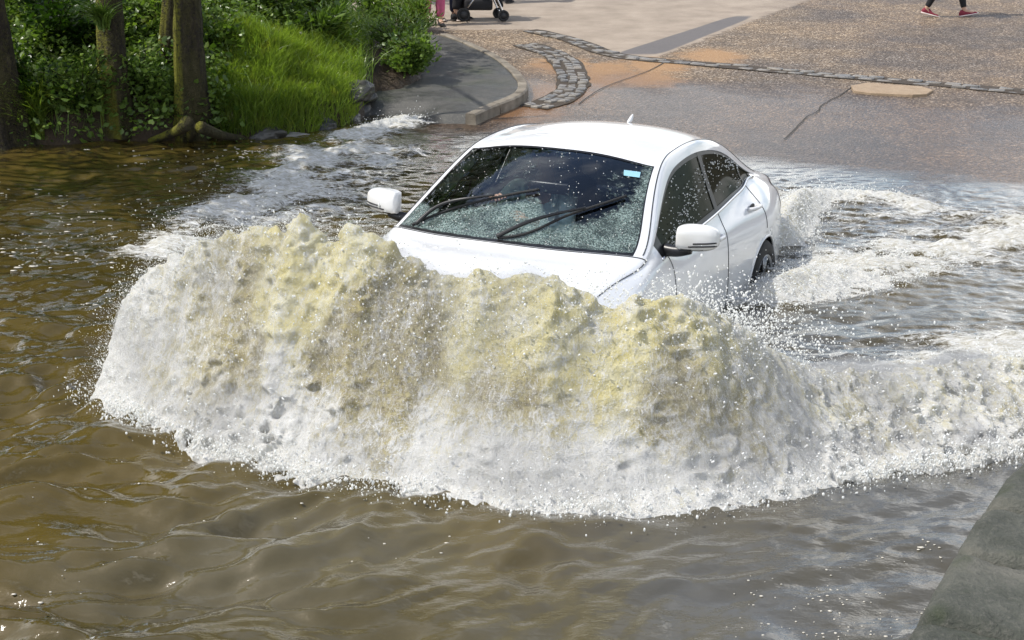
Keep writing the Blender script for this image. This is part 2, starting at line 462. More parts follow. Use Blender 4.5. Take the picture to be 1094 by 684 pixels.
for q in np.linspace(0, 1, nn):
    X = KC + np.stack([-lx * q, .15 * q * np.ones(160)], 1)
    V.append(np.c_[X, np.where(np.arange(160) == 0, -.45, 0) + pave_z(X[:, 0], X[:, 1]) + .01 * fbm(X[:, 0] * 3, X[:, 1] * 3, 3, 4) - .22 * sstep(1.0, -.15, X[:, 1] - KC[0, 1]) * sstep(.15, 1.2, q * lx)])
o = mesh_np('pavement', np.stack(V, 0).reshape(-1, 3), grid_faces(nn, 160), M_PAVE); tag(o, kind='structure')
t = NT('kerb_stone'); f = t.noise(6, 5); M_KERB = t.done(t.pbr(t.mix(t.rng(f, .3, .7, 0, 1), (.12, .10, .075), (.27, .235, .185)), .7, 0, .4, t.bump(t.noise(50, 5), .6, .01)))
d = np.r_[0, np.cumsum(np.linalg.norm(np.diff(KC, axis=0), axis=1))]
ks = 0; bm = bmesh.new()
while ks < d[-1] - .3:
    ln = .62; ss = np.linspace(ks + .008, min(ks + ln - .008, d[-1]), 7)
    A = []
    for s in ss:
        x, y = np.interp(s, d, KC[:, 0]), np.interp(s, d, KC[:, 1]); x2, y2 = np.interp(s + .03, d, KC[:, 0]), np.interp(s + .03, d, KC[:, 1])
        if s + .03 > d[-1]: x2, y2 = 2 * x - np.interp(s - .03, d, KC[:, 0]), 2 * y - np.interp(s - .03, d, KC[:, 1])
        T = Vector((x2 - x, y2 - y)).normalized(); N = Vector((T.y, -T.x))
        z = float(pave_z(x, y)); zb = float(road_z(x, y)) - .06
        A.append([bm.verts.new((x + N.x * w, y + N.y * w, zz)) for w, zz in ((.0, zb), (.0, z + .012), (.012, z + .022), (.10, z + .020), (.118, z + .004), (.128, zb))])
    for i in range(6):
        for j in range(5): bm.faces.new((A[i][j], A[i + 1][j], A[i + 1][j + 1], A[i][j + 1]))
    bm.faces.new(A[0]); bm.faces.new(A[-1][::-1])
    ks += ln
o = from_bm('kerb', bm, M_KERB, smooth=False); tag(o, kind='structure')

# near concrete edge, bottom right
t = NT('quay_stone'); f = t.noise(2.4, 6, .6); g = t.noise(42, 6, .7)
c = t.ramp(f, [(.3, (.042, .047, .036)), (.5, (.10, .104, .084)), (.68, (.19, .182, .15))]); c = t.mix(t.rng(g, .5, .72, 0, .6), c, (.20, .19, .16))
c = t.mix(t.rng(t.noise(5, 5), .55, .7, 0, .6), c, (.045, .062, .022))
M_QUAY = t.done(t.pbr(c, .72, 0, .4, t.bump(t.math('ADD', g, t.math('MULTIPLY', f, 2.0)), 1.0, .03)))
QZ = WZ + .16
qp = np.array([at(u, v, QZ)[:2] for u, v in [(930, 770), (975, 684), (1000, 640), (1030, 585), (1060, 540), (1085, 506), (1110, 485)]])
qp = np.vstack([qp[0] + (qp[0] - qp[1]) * 3, qp, qp[-1] + (qp[-1] - qp[-2]) * 2, qp[-1] + (qp[-1] - qp[-2]) * 12])
QC = spline(qp, 300); dq = np.r_[0, np.cumsum(np.linalg.norm(np.diff(QC, axis=0), axis=1))]
quay = empty('stone_wall', (float(QC[60][0]), float(QC[60][1]), 0)); bpy.context.view_layer.update()
tag(quay, 'low dark stone wall at the water edge, its big blocks worn and mossy', 'wall')
s = 0.0; k = 0
lens = [.62, .55, .66, .58, .60, .52, .7, .6, .6, .6, .6, .6, .6, .6]
while s < dq[-1] - .2:
    ln = lens[k % len(lens)]; e = min(s + ln, dq[-1]); nS = 26; nW = 26
    SS = np.linspace(s + .022, e - .022, nS); WW = np.linspace(0, .62, nW)
    X = np.interp(SS, dq, QC[:, 0]); Y = np.interp(SS, dq, QC[:, 1])
    TX = np.gradient(X); TY = np.gradient(Y); ll = np.hypot(TX, TY); TX /= ll; TY /= ll
    V = []; 
    ups = np.minimum(np.linspace(0, 1, nS), np.linspace(1, 0, nS)) * (e - s)
    prof = [(-.004, -.9), (-.002, -.25), (0.0, -.12), (.0, -.03)]
    rows_ = []
    for w, dz in prof: rows_.append((w, dz))
    for w in WW: rows_.append((w + .012, 0))
    rows_.append((.66, -.5))
    for w, dz in rows_:
        x = X + TY * w; y = Y - TX * w
        z = QZ + dz + (0 if dz < -.1 else 1) * (.026 * fbm(x * 5 + k, y * 5, 5, 3, .6) - .05 * sstep(.05, 0, ups) - (.02 * sstep(.05, 0, w)))
        wob = .010 * fbm(x * 5, y * 5 + dz * 9, 3, 1)
        V.append(np.stack([x + wob, y + wob, z], -1))
    V = np.stack(V, 0); n_ = len(rows_)
    V[:, 0, 2] -= .02; V[:, -1, 2] -= .02
    Vf = V.reshape(-1, 3) - np.array(quay.location)
    F = grid_faces(n_, nS)[:, ::-1]
    a = np.arange(n_ * nS).reshape(n_, nS)
    o = mesh_np('wall_block', Vf, F, M_QUAY, quay)
    sol = o.modifiers.new('s', 'SOLIDIFY'); sol.thickness = .03; sol.offset = -1
    s = e; k += 1
V = []
TQ_ = np.gradient(QC, axis=0); TQ_ /= np.linalg.norm(TQ_, axis=1)[:, None]
for w, dz in ((.012, -.9), (.014, -.030), (.33, -.022), (.655, -.022)):
    V.append(np.c_[QC[:, 0] + TQ_[:, 1] * w, QC[:, 1] - TQ_[:, 0] * w, np.full(len(QC), QZ + dz)])
mesh_np('mortar', np.stack(V, 0).reshape(-1, 3) - np.array(quay.location), grid_faces(4, len(QC))[:, ::-1], M_JOINT, quay)
V = []; base = QC
TQ = np.gradient(QC, axis=0); TQ /= np.linalg.norm(TQ, axis=1)[:, None]
for w in np.linspace(.66, 9, 12):
    V.append(np.c_[QC[:, 0] + TQ[:, 1] * w, QC[:, 1] - TQ[:, 0] * w, np.full(len(QC), QZ - .02)])
o = mesh_np('footpath', np.stack(V, 0).reshape(-1, 3), grid_faces(12, len(QC))[:, ::-1], M_PAVE); tag(o, kind='structure')
# ------------------------------------------------------------------ car
t = NT('car_paint'); t.world = False
f = t.noise(1.3, 4, .6, stretch=(1, 1, 2.5)); g = t.noise(26, 5, .6)
zz = t.n('ShaderNodeSeparateXYZ'); t.l(t.n('ShaderNodeTexCoord').outputs['Object'], zz.inputs[0])
c = t.mix(t.rng(g, .55, .8, 0, .12), (.76, .77, .78), (.60, .58, .52))
low = t.math('MULTIPLY', t.rng(zz.outputs[2], .25, .75, 1, 0), t.rng(f, .35, .7, .15, .6))
c = t.mix(low, c, (.42, .38, .30))
drops = t.voro(95)
M_PAINT = t.done(t.pbr(c, .32, 0, .5, t.bump(t.rng(drops, 0, .32, 1, 0), .10, .002), 1.0))
M_BLACK = simple('black_plastic', (.012, .012, .013), .35)
M_RUBBER = simple('rubber', (.016, .016, .016), .75, bump=.2)
M_DARK = simple('dark_trim', (.022, .022, .024), .6)
M_SEAT = simple('seat_fabric', (.030, .032, .036), .8)
M_CHROME = simple('chrome', (.62, .63, .65), .18, 1.0, var=.05)
M_ALLOY = simple('alloy', (.30, .31, .32), .35, .9, var=.1)
M_RED = simple('red_lens', (.28, .012, .010), .15, coat=1)
M_STICK = simple('sticker', (.28, .52, .62), .5, var=.05)
M_WHITEP = simple('white_plastic', (.80, .80, .79), .35, var=.03)
def glass(name, tint, body=0.0, bcol=(.02, .025, .03), refl=1.7):
    t = NT(name)
    fr = t.n('ShaderNodeFresnel'); fr.inputs[0].default_value = 1.5
    tr = t.n('ShaderNodeBsdfTransparent'); tr.inputs[0].default_value = (*tint, 1)
    gl = t.n('ShaderNodeBsdfGlossy'); gl.inputs['Roughness'].default_value = .03; gl.inputs[0].default_value = (.95, .97, 1, 1)
    sh = tr.outputs[0]
    if body:
        df = t.n('ShaderNodeBsdfDiffuse'); df.inputs[0].default_value = (*bcol, 1); sh = t.mixs(body, sh, df.outputs[0])
    return t.done(t.mixs(t.math('MULTIPLY', fr.outputs[0], refl, True), sh, gl.outputs[0]))
M_WIND = glass('windscreen_glass', (.95, .98, .99), refl=1.3)
M_SIDE = glass('side_glass', (.22, .24, .20), .78, (.016, .018, .006), .22)

CAR_H, CAR_P = -1.994, -.034
CARM = Matrix.Translation((.341, 8.954, 0)) @ Matrix.Rotation(CAR_H, 4, 'Z') @ Matrix.Rotation(CAR_P, 4, 'Y')
car = empty('car'); car.matrix_world = CARM
tag(car, 'white coupe-like saloon car ploughing through the flooded ford behind a brown bow wave', 'car')
rows = [
 [(.19,.66,.20),(.18,.66,.20),(.30,.74,.19),(.62,.80,.19),(1.10,.83,.19),(1.50,.835,.19),(1.85,.835,.19),(2.16,.835,.19),(2.44,.835,.19),(2.80,.835,.19),(3.22,.835,.19),(3.55,.83,.19),(3.86,.82,.20),(4.15,.80,.22),(4.28,.78,.25),(4.30,.77,.25)],
 [(.22,.68,.20),(.20,.68,.30),(.36,.78,.34),(.70,.86,.34),(1.12,.872,.34),(1.50,.872,.34),(1.85,.872,.34),(2.16,.872,.34),(2.44,.872,.34),(2.80,.873,.34),(3.22,.876,.34),(3.55,.880,.34),(3.86,.868,.34),(4.18,.835,.36),(4.31,.80,.36),(4.31,.78,.25)],
 [(.24,.70,.20),(.22,.70,.36),(.40,.81,.46),(.74,.878,.54),(1.16,.884,.54),(1.52,.880,.54),(1.86,.878,.55),(2.17,.878,.56),(2.44,.879,.57),(2.80,.882,.58),(3.22,.888,.60),(3.55,.894,.63),(3.86,.882,.62),(4.20,.838,.58),(4.34,.80,.52),(4.31,.78,.25)],
 [(.23,.70,.20),(.20,.70,.40),(.40,.80,.55),(.76,.868,.68),(1.18,.866,.72),(1.54,.858,.745),(1.88,.855,.765),(2.18,.855,.78),(2.45,.855,.795),(2.80,.856,.81),(3.22,.860,.83),(3.55,.868,.85),(3.86,.852,.86),(4.24,.80,.82),(4.38,.78,.66),(4.32,.77,.25)],
 [(.21,.69,.20),(.17,.68,.43),(.36,.76,.61),(.75,.815,.735),(1.18,.825,.80),(1.54,.822,.862),(1.88,.803,.893),(2.18,.795,.914),(2.45,.79,.932),(2.80,.78,.955),(3.22,.76,.988),(3.52,.735,1.010),(3.84,.70,1.020),(4.28,.74,.90),(4.42,.73,.70),(4.36,.72,.25)],
 [(.19,.65,.20),(.14,.64,.46),(.31,.69,.66),(.71,.74,.785),(1.15,.765,.845),(1.50,.785,.900),(1.84,.722,1.083),(2.16,.655,1.245),(2.44,.635,1.305),(2.80,.628,1.318),(3.26,.625,1.262),(3.58,.645,1.155),(3.88,.675,1.042),(4.31,.69,.940),(4.46,.69,.75),(4.40,.68,.25)],
 [(.16,.56,.20),(.10,.56,.48),(.26,.60,.69),(.66,.64,.815),(1.10,.67,.885),(1.44,.722,.930),(1.78,.652,1.133),(2.11,.584,1.312),(2.40,.560,1.366),(2.80,.555,1.378),(3.30,.545,1.325),(3.74,.565,1.185),(4.08,.60,1.045),(4.38,.62,.968),(4.52,.63,.78),(4.46,.62,.25)],
 [(.11,.30,.20),(.04,.30,.48),(.17,.32,.715),(.58,.36,.85),(.97,.37,.92),(1.24,.385,.962),(1.64,.355,1.180),(2.05,.32,1.360),(2.35,.31,1.412),(2.77,.31,1.420),(3.30,.30,1.370),(3.76,.31,1.225),(4.12,.33,1.075),(4.45,.34,1.003),(4.60,.34,.80),(4.53,.34,.25)],
 [(.10,0,.20),(.02,0,.48),(.14,0,.722),(.55,0,.865),(.92,0,.935),(1.17,0,.975),(1.60,0,1.193),(2.03,0,1.376),(2.33,0,1.426),(2.76,0,1.434),(3.30,0,1.386),(3.76,0,1.238),(4.13,0,1.085),(4.47,0,1.015),(4.62,0,.80),(4.55,0,.25)],
]
NET = np.array(rows, float)                              # 9 rows x 16 stations, (a, y, z)
NET[..., 0] = 2.315 - NET[..., 0]
mir = NET[:-1][::-1].copy(); mir[..., 1] *= -1
NET = np.concatenate([NET, mir])                         # 17 rows, left sill over the roof to right sill
KU = 14; KV = 8
def car_surf(u, v):
    """u along the stations 0..15, v over the rows 0..16"""
    Mu = nat_matrix(np.arange(16), u); Mv = nat_matrix(np.arange(17), v)
    return np.einsum('va,aic,ui->uvc', Mv, NET, Mu)
def car_pt(u, v, off=0.0):
    u = np.atleast_1d(np.asarray(u, float)); v = np.atleast_1d(np.asarray(v, float))
    Mu = nat_matrix(np.arange(16), u); Mv = nat_matrix(np.arange(17), v)
    Mu1 = nat_matrix(np.arange(16), np.clip(u + .02, 0, 15)); Mu0 = nat_matrix(np.arange(16), np.clip(u - .02, 0, 15))
    Mv1 = nat_matrix(np.arange(17), np.clip(v + .02, 0, 16)); Mv0 = nat_matrix(np.arange(17), np.clip(v - .02, 0, 16))
    e = lambda A, B: np.einsum('kv,vic,ki->kc', B, NET, A)
    P = e(Mu, Mv); N = np.cross(e(Mu1, Mv) - e(Mu0, Mv), e(Mu, Mv1) - e(Mu, Mv0))
    N /= np.linalg.norm(N, axis=1)[:, None] + 1e-12
    s = np.sign((P[:, 1] * N[:, 1] + (P[:, 2] - .6) * N[:, 2]))[:, None]; s[s == 0] = 1
    return P + N * s * off
def patch(name, u0, u1, v0, v1, mat, parent, off=0.0, nu=None, nv=None, thick=0, test=None):
    nu = nu or max(3, int((u1 - u0) * KU) + 1); nv = nv or max(3, int((v1 - v0) * KV) + 1)
    U, V = np.meshgrid(np.linspace(u0, u1, nu), np.linspace(v0, v1, nv), indexing='ij')
    P = car_pt(U.ravel(), V.ravel(), off)
    F = grid_faces(nu, nv)
    o = mesh_np(name, P, F, mat, parent)
    if thick:
        s = o.modifiers.new('s', 'SOLIDIFY'); s.thickness = thick; s.offset = 0
    return o
# body shell: the whole net minus the window cells and the wheel arches
nu, nv = 15 * KU + 1, 16 * KV + 1
U, V = np.meshgrid(np.linspace(0, 15, nu), np.linspace(0, 16, nv), indexing='ij')
P = car_surf(U[:, 0], V[0]).reshape(-1, 3)
UF, VF = U.ravel(), V.ravel()
F = grid_faces(nu, nv)
uc = UF[F].mean(1); vc = VF[F].mean(1); vm = np.minimum(vc, 16 - vc)
S_U0, S_U1 = 5.35, 12.0                                # side window from mirror corner to rear tip
S_U0 = round(S_U0 * KU) / KU
side = (vm > 4) & (vm < 5) & (uc > S_U0) & (uc < S_U1)
WS_U0 = 5.0
wind = (vm > 6) & (uc > 5) & (uc < 7)
back = (vm > 6) & (uc > 10) & (uc < 12)
AR = .352
WHEELS = [(2.315 - .94, .32), (2.315 - 3.62, .32)]
arch = np.zeros(len(F), bool)
for wx, wz in WHEELS:
    d = np.hypot(P[:, 0] - wx, P[:, 2] - wz); low = (np.abs(P[:, 1]) > .6)
    near = low & (np.abs(d - AR) < .028)
    dirx = np.stack([P[:, 0] - wx, P[:, 2] - wz], 1) / (d[:, None] + 1e-9)
    P[near, 0] = wx + dirx[near, 0] * AR; P[near, 2] = wz + dirx[near, 1] * AR
    c_ = P[F].mean(1); arch |= (np.hypot(c_[:, 0] - wx, c_[:, 2] - wz) < AR - .004) & (np.abs(c_[:, 1]) > .6)
keep = ~(side | wind | back | arch)
body = mesh_np('body', P, F[keep], M_PAINT, car)
# wheel arch liners and lips
for sgn in (1, -1):
    for wx, wz in WHEELS:
        a = np.linspace(-.35, PI + .35, 40)
        yy = .885 if wx < 0 else .872
        lip = np.stack([wx + AR * np.cos(a), np.full(40, sgn * (yy - .010)), wz + AR * np.sin(a)], 1)
        # follow the body side
        for k in range(40):
            j = np.argmin(np.hypot(P[:, 0] - lip[k, 0], P[:, 2] - lip[k, 2]) + (P[:, 1] * sgn < .5) * 9)
            lip[k, 1] = P[j, 1] - sgn * .004
        tube('wheel_arch', lip, .010, M_PAINT, car, 8)
        inner = lip.copy(); inner[:, 1] = sgn * .52
        lip2 = lip * [1, 1, 1]
        mesh_np('arch_liner', np.vstack([lip2, inner]), grid_faces(2, 40), M_BLACK, car)
# interior lining
patch('door_lining', 1.5, 13.5, .3, 3.95, M_DARK, car, -.05); patch('door_lining', 1.5, 13.5, 12.05, 15.7, M_DARK, car, -.05)
patch('headliner', 7.05, 10, 6, 10, M_DARK, car, -.03)
# glass
ws = patch('windscreen', 5.03, 6.99, 6.03, 9.97, M_WIND, car, -.006, 50, 60)
patch('rear_window', 10.03, 11.97, 6.03, 9.97, M_WIND, car, -.006, 30, 40)
def border(name, u0, u1, v0, v1, w, mat, off, parent, n=60):
    """black band just inside the four edges of a window, w in metres"""
    c = []
    for q in np.linspace(0, 1, n): c.append((u0 + (u1 - u0) * q, v0, 0, 1))
    for q in np.linspace(0, 1, n): c.append((u1, v0 + (v1 - v0) * q, -1, 0))
    for q in np.linspace(0, 1, n): c.append((u1 - (u1 - u0) * q, v1, 0, -1))
    for q in np.linspace(0, 1, n): c.append((u0, v1 - (v1 - v0) * q, 1, 0))
    c = np.array(c); A = car_pt(c[:, 0], c[:, 1], off)
    cen = np.array([(u0 + u1) / 2, (v0 + v1) / 2])
    du = c[:, 2] * w[0] ; dv = c[:, 3] * w[1]
    # corners get both
    uu = np.clip(c[:, 0] + du, u0 + w[0], u1 - w[0]); vv = np.clip(c[:, 1] + dv, v0 + w[1], v1 - w[1])
    B = car_pt(uu, vv, off)
    k = len(c); V_ = np.vstack([A, B]); F_ = [(i, (i + 1) % k, k + (i + 1) % k, k + i) for i in range(k)]
    return mesh_np(name, V_, F_, mat, parent)
border('windscreen_seal', 5.0, 7.0, 6.0, 10.0, (.045, .05), M_BLACK, -.003, car)
border('rear_window_seal', 10.0, 12.0, 6.0, 10.0, (.05, .06), M_BLACK, -.003, car)
for a_, b_, sgn in ((4.0, 5.0, 1), (11.0, 12.0, -1)):
    patch('side_window', S_U0 + .25, 8.93, a_ + .03, b_ - .03, M_SIDE, car, -.008)
    patch('side_window', 9.07, 11.2, a_ + .03, b_ - .03, M_SIDE, car, -.008)
    patch('quarter_window', 11.26, 11.95, a_ + .03, b_ - .03, M_SIDE, car, -.008)
    patch('mirror_corner', S_U0 - .01, S_U0 + .26, a_, b_, M_BLACK, car, -.003)
    patch('door_pillar', 8.92, 9.08, a_, b_, M_BLACK, car, -.003)
    patch('door_pillar', 11.19, 11.27, a_, b_, M_BLACK, car, -.003)
    border('side_window_seal', S_U0, 12.0, a_, b_, (.06, .09), M_BLACK, -.004, car)
    vb, vr = (4.0, 5.0) if sgn > 0 else (12.0, 11.0)
    uu = np.linspace(S_U0 - .05, 12.02, 60); tube('belt_trim', car_pt(uu, np.full(60, vb), .004), .009, M_CHROME, car, 8)
    uu = np.linspace(5.0, 12.02, 70); 
    off_v = (6.0 - 0.28) if sgn > 0 else 10.28
    tube('roof_seam', car_pt(np.linspace(5.02, 12.2, 80), np.full(80, off_v), .0005), .0035, M_BLACK, car, 6)
    # door shut lines
    for us, v0_, v1_ in ((8.98, .25, 4.0), (5.62, .25, 3.9), (11.15, 2.4, 3.95)):
        vv = np.linspace(v0_, v1_, 30); vv = vv if sgn > 0 else 16 - vv
        ub = us + (0 if us != 5.62 else 1) * .0 * vv
        bend = .10 * np.sin(np.linspace(0, PI, 30)) * (1 if us < 6 else -.4)
        tube('door_seam', car_pt(np.full(30, us) + bend, vv, .0003), .0032, M_BLACK, car, 6)
    # handle
    for us in (8.35, 10.55):
        vv = 3.35 if sgn > 0 else 12.65
        p = car_pt([us], [vv], .0)[0]
        h = empty('door_handle', tuple(p), 0, car)
        q = spline([(-.10, 0, 0), (-.07, sgn * .036, .004), (0, sgn * .044, .006), (.07, sgn * .036, .004), (.10, 0, 0)], 20)
        bm = bmesh.new(); V_, F_ = tube_arrays(q, .0135, 10); V_[:, 2] *= 1.0; bm_arrays(bm, V_, F_); from_bm('grip', bm, M_PAINT, h)
        bm = bmesh.new(); bmesh.ops.create_uvsphere(bm, u_segments=20, v_segments=10, radius=1); bmesh.ops.scale(bm, vec=(.06, .006, .026), verts=bm.verts); from_bm('handle_recess', bm, M_DARK, h)
# bonnet shut line along the sides, creases
for vb in (5.15, 10.85):
    tube('bonnet_seam', car_pt(np.linspace(2.4, 4.95, 40), np.full(40, vb), .0003), .003, M_BLACK, car, 6)
tube('bonnet_seam', car_pt(np.full(60, 4.93), np.linspace(5.2, 10.8, 60), .0003), .0035, M_BLACK, car, 6)
patch('wiper_cowl', 4.955, 5.03, 6.0, 10.0, M_BLACK, car, .001)
# roof aerial
bm = bmesh.new()
prof = [(-.07, 0), (.075, 0), (-.035, .052), (-.06, .058)]
for y_ in (-.014, .014): pass
vs = [bm.verts.new((x, y, z)) for x, z, w in ((.085, 0, .018), (.03, .018, .014), (-.03, .050, .006), (-.062, .062, .003), (-.07, 0, .018)) for y in (-w, w)]
for i in range(4): bm.faces.new((vs[2 * i], vs[2 * i + 1], vs[2 * i + 3], vs[2 * i + 2]))
bm.faces.new([vs[i] for i in (0, 2, 4, 6, 8)]); bm.faces.new([vs[i] for i in (1, 3, 5, 7, 9)]); bm.faces.new((vs[0], vs[1], vs[9], vs[8]))
o = from_bm('roof_aerial', bm, M_WHITEP, car, sub=1, smooth=True); o.location = tuple(car_pt([9.95], [8], -.002)[0]); o.scale = (1, 1, 1.15)
# wheels
for wx, wz in WHEELS:
    for sgn in (1, -1):
        w = empty('wheel', (wx, sgn * .79, wz), 0, car)
        prof = [(.19, -.11), (.24, -.115), (.30, -.112), (.318, -.095), (.323, -.05), (.323, .05), (.318, .085), (.300, .105), (.245, .112), (.222, .106), (.205, .10), (.19, .10)]
        n = 56; a = np.arange(n) / n * 2 * PI
        Vv = np.array([[(r * math.cos(t_), sgn * y, r * math.sin(t_)) for t_ in a] for r, y in prof]).reshape(-1, 3)
        Ff = [(i * n + j, i * n + (j + 1) % n, (i + 1) * n + (j + 1) % n, (i + 1) * n + j) for i in range(len(prof) - 1) for j in range(n)]
        mesh_np('tyre', Vv, Ff, M_RUBBER, w)
        prof = [(.205, .10), (.222, .108), (.218, .098), (.20, .07), (.195, -.08), (.16, -.09), (.0, -.09)]
        Vv = np.array([[(r * math.cos(t_), sgn * y, r * math.sin(t_)) for t_ in a] for r, y in prof]).reshape(-1, 3)
        Ff = [(i * n + j, i * n + (j + 1) % n, (i + 1) * n + (j + 1) % n, (i + 1) * n + j) for i in range(len(prof) - 1) for j in range(n)]
        rim = mesh_np('rim', Vv, Ff, M_ALLOY, w)
        for k in range(5):
            bm = bmesh.new()
            for off in (-.13, .13):
                a0 = k * 2 * PI / 5 + .3
                p0 = Vector((.045 * math.cos(a0), sgn * .085, .045 * math.sin(a0))); p1 = Vector((.213 * math.cos(a0 + off), sgn * .096, .213 * math.sin(a0 + off)))
                bm_arrays(bm, *tube_arrays([p0, p0.lerp(p1, .5) + Vector((0, sgn * .008, 0)), p1], [.016, .012, .014], 8))
            from_bm('spoke', bm, M_ALLOY, w)
        bm = bmesh.new(); bmesh.ops.create_cone(bm, segments=24, radius1=.05, radius2=.035, depth=.05, cap_ends=True, matrix=Matrix.Translation((0, sgn * .08, 0)) @ Matrix.Rotation(-sgn * PI / 2, 4, 'X')); from_bm('hub_cap', bm, M_ALLOY, w, bevel=.004)
# lights, grille, bumper details (under the wave, still there)
for sgn in (1, -1):
    v0_, v1_ = (4.0, 6.0) if sgn > 0 else (10.0, 12.0)
    hl = patch('headlight', 1.55, 2.45, v0_, v1_, M_CHROME, car, .004, 20, 16)
    v0_, v1_ = (3.0, 6.2) if sgn > 0 else (9.8, 13.0)
    patch('tail_light', 13.1, 13.75, v0_, v1_, M_RED, car, .004, 16, 26)
patch('grille', 1.15, 1.9, 6.4, 9.6, M_BLACK, car, .005, 16, 24)
patch('lower_intake', .3, .9, 5.5, 10.5, M_BLACK, car, .005, 12, 24)
# door mirrors
def door_mirror(sgn):
    p = Vector((2.315 - 1.72, sgn * .99, 0.995))
    mroot = empty('door_mirror', tuple(p), 0, car)
    # housing as a lofted rounded box: x forward, y outward, z up
    n1, n2 = 28, 36
    Vv = []
    for i in range(n1):
        q = i / (n1 - 1); yy = -.115 + .235 * q
        taper = (max(0, 1 - abs((q - .45) / .56) ** 3.2)) ** .42
        if i in (0, n1 - 1): taper = .04
        hz = .083 * taper * (1 - .10 * q); hx = .075 * taper * (1 - .35 * q)
        for j in range(n2):
            a = j / n2 * 2 * PI
            ca, sa = math.cos(a), math.sin(a)
            ex = .62
            x = hx * math.copysign(abs(ca) ** ex, ca); z = hz * math.copysign(abs(sa) ** ex, sa)
            if x < 0: x = max(x, -.035)                        # flat rear with the glass
            if z < 0: z *= .86
            Vv.append((x - .03 * q, sgn * yy, z + .008 * q))
    Ff = [(i * n2 + j, i * n2 + (j + 1) % n2, (i + 1) * n2 + (j + 1) % n2, (i + 1) * n2 + j) for i in range(n1 - 1) for j in range(n2)]
    Vv = np.array(Vv); zc = Vv[np.array(Ff)].mean(1)[:, 2]
    up_ = zc > -.052
    mesh_np('mirror_housing', Vv, np.array(Ff)[up_], M_PAINT, mroot)
    Vb = Vv * [1.0, 1.0, 1.0]; mesh_np('mirror_base', Vb, np.array(Ff)[~up_], M_BLACK, mroot)
    # black stripes of the indicator
    bm = bmesh.new()
    for z0, y0 in ((-.016, -.01), (-.034, -.035)):
        A = []
        for q in np.linspace(0, 1, 14):
            yy = y0 + (.108 - y0) * q
            i = min(range(n1), key=lambda i: abs(Vv[i * n2][1] * sgn - yy)); ring = Vv[i * n2:(i + 1) * n2]
            r2 = ring[ring[:, 0] > -.01 - .03]; zz_ = z0 + .010 * q
            cand = ring[np.argmin(np.abs(ring[:, 2] - zz_) + (ring[:, 0] < ring[:, 0].mean()) * 9)]
            A.append((cand[0] + .001, sgn * yy, zz_))
        bm_arrays(bm, *tube_arrays(A, .0048, 6))
    from_bm('indicator', bm, M_BLACK, mroot)
    gl = mesh_np('mirror_glass', [(-.037 - .0, sgn * -.085, -.05), (-.055, sgn * .08, -.045), (-.055, sgn * .08, .05), (-.037, sgn * -.085, .055)], [(0, 1, 2, 3)], M_CHROME, mroot, False)
    # foot
    q = spline([(-.01, -sgn * .04, -.062), (-.02, -sgn * .12, -.082), (-.04, -sgn * .20, -.085)], 12)
    tube('mirror_stalk', q, np.linspace(.026, .038, 12), M_BLACK, mroot, 12)
door_mirror(1); door_mirror(-1)

# things on the windscreen are placed on the glass itself
gu = np.linspace(5.03, 6.97, 160); gv = np.linspace(6.05, 9.95, 220)
GU, GVV = np.meshgrid(gu, gv, indexing='ij')
CM = np.array(CARM)
GPT = car_pt(GU.ravel(), GVV.ravel(), 0); GW = GPT @ CM[:3, :3].T + CM[:3, 3]; GPX = project(GW)
def on_glass(u, v, off=.0):
    k = np.argmin(((GPX - [u, v]) ** 2).sum(1)); return car_pt([GU.ravel()[k]], [GVV.ravel()[k]], off)[0]
def wiper(px, arm_px):
    w = empty('wiper', tuple(on_glass(*px[0])), 0, car); o0 = np.array(w.location)
    A = spline([on_glass(u, v, .012) - o0 for u, v in px], 40)
    tube('wiper_blade', A, .008, M_RUBBER, w, 8)
    A2 = spline([on_glass(u, v, h) - o0 for u, v, h in arm_px], 40)
    tube('wiper_arm', A2, np.linspace(.013, .007, 40), M_BLACK, w, 8)
wiper([(441, 243), (462, 233), (505, 219), (545, 210), (576, 204)], [(446, 243, .02), (470, 229, .05), (500, 220, .05), (530, 213, .03)])
wiper([(532, 263), (556, 253), (600, 235), (640, 221), (669, 211)], [(530, 264, .02), (560, 247, .05), (590, 237, .05), (625, 226, .03)])
k = [on_glass(u, v, .001) for u, v in ((667, 182), (684, 184), (683.5, 190), (666.5, 188))]
mesh_np('windscreen_sticker', k, [(0, 1, 2, 3)], M_STICK, car, False)
# interior
def blob_box(name, c, s, mat, parent, sub=2, rot=None):
    bm = bmesh.new(); bm_box(bm, (0, 0, 0), s, rot); o = from_bm(name, bm, mat, parent, sub=0)
    b = o.modifiers.new('b', 'BEVEL'); b.width = min(s) * .35; b.segments = 4; o.location = c
    return o
for sgn in (1, -1):
    st = empty('seat', (2.315 - 2.65, sgn * .37, .30), 0, car)
    blob_box('cushion', (0.05, 0, .12), (.52, .50, .16), M_SEAT, st)
    blob_box('backrest', (-.27, 0, .46), (.14, .50, .62), M_SEAT, st, rot=Matrix.Rotation(R(-18), 3, 'Y'))
    blob_box('headrest', (-.39, 0, .83), (.09, .26, .18), M_SEAT, st)
rs = blob_box('rear_seat', (2.315 - 3.45, 0, .62), (.20, 1.2, .60), M_SEAT, car)
bm = bmesh.new()
dash = []
nvv = 24
for (a_, z_) in ((1.20, .60), (1.25, .86), (1.45, .925), (1.72, .90), (1.80, .84), (1.83, .55)):
    for q in np.linspace(-1, 1, nvv): dash.append((2.315 - a_ - .15 * (1 - q * q) * (a_ < 1.3) * 0 - (.20 * q * q if a_ < 1.5 else 0), q * .70, z_ - .02 * q * q))
mesh_np('dashboard', dash, grid_faces(6, nvv), M_DARK, car)
swl = empty('steering_wheel', (2.315 - 1.98, -.37, .83), 0, car); swl.rotation_euler = (0, R(-63), 0)
bm = bmesh.new(); a = np.linspace(0, 2 * PI, 49)
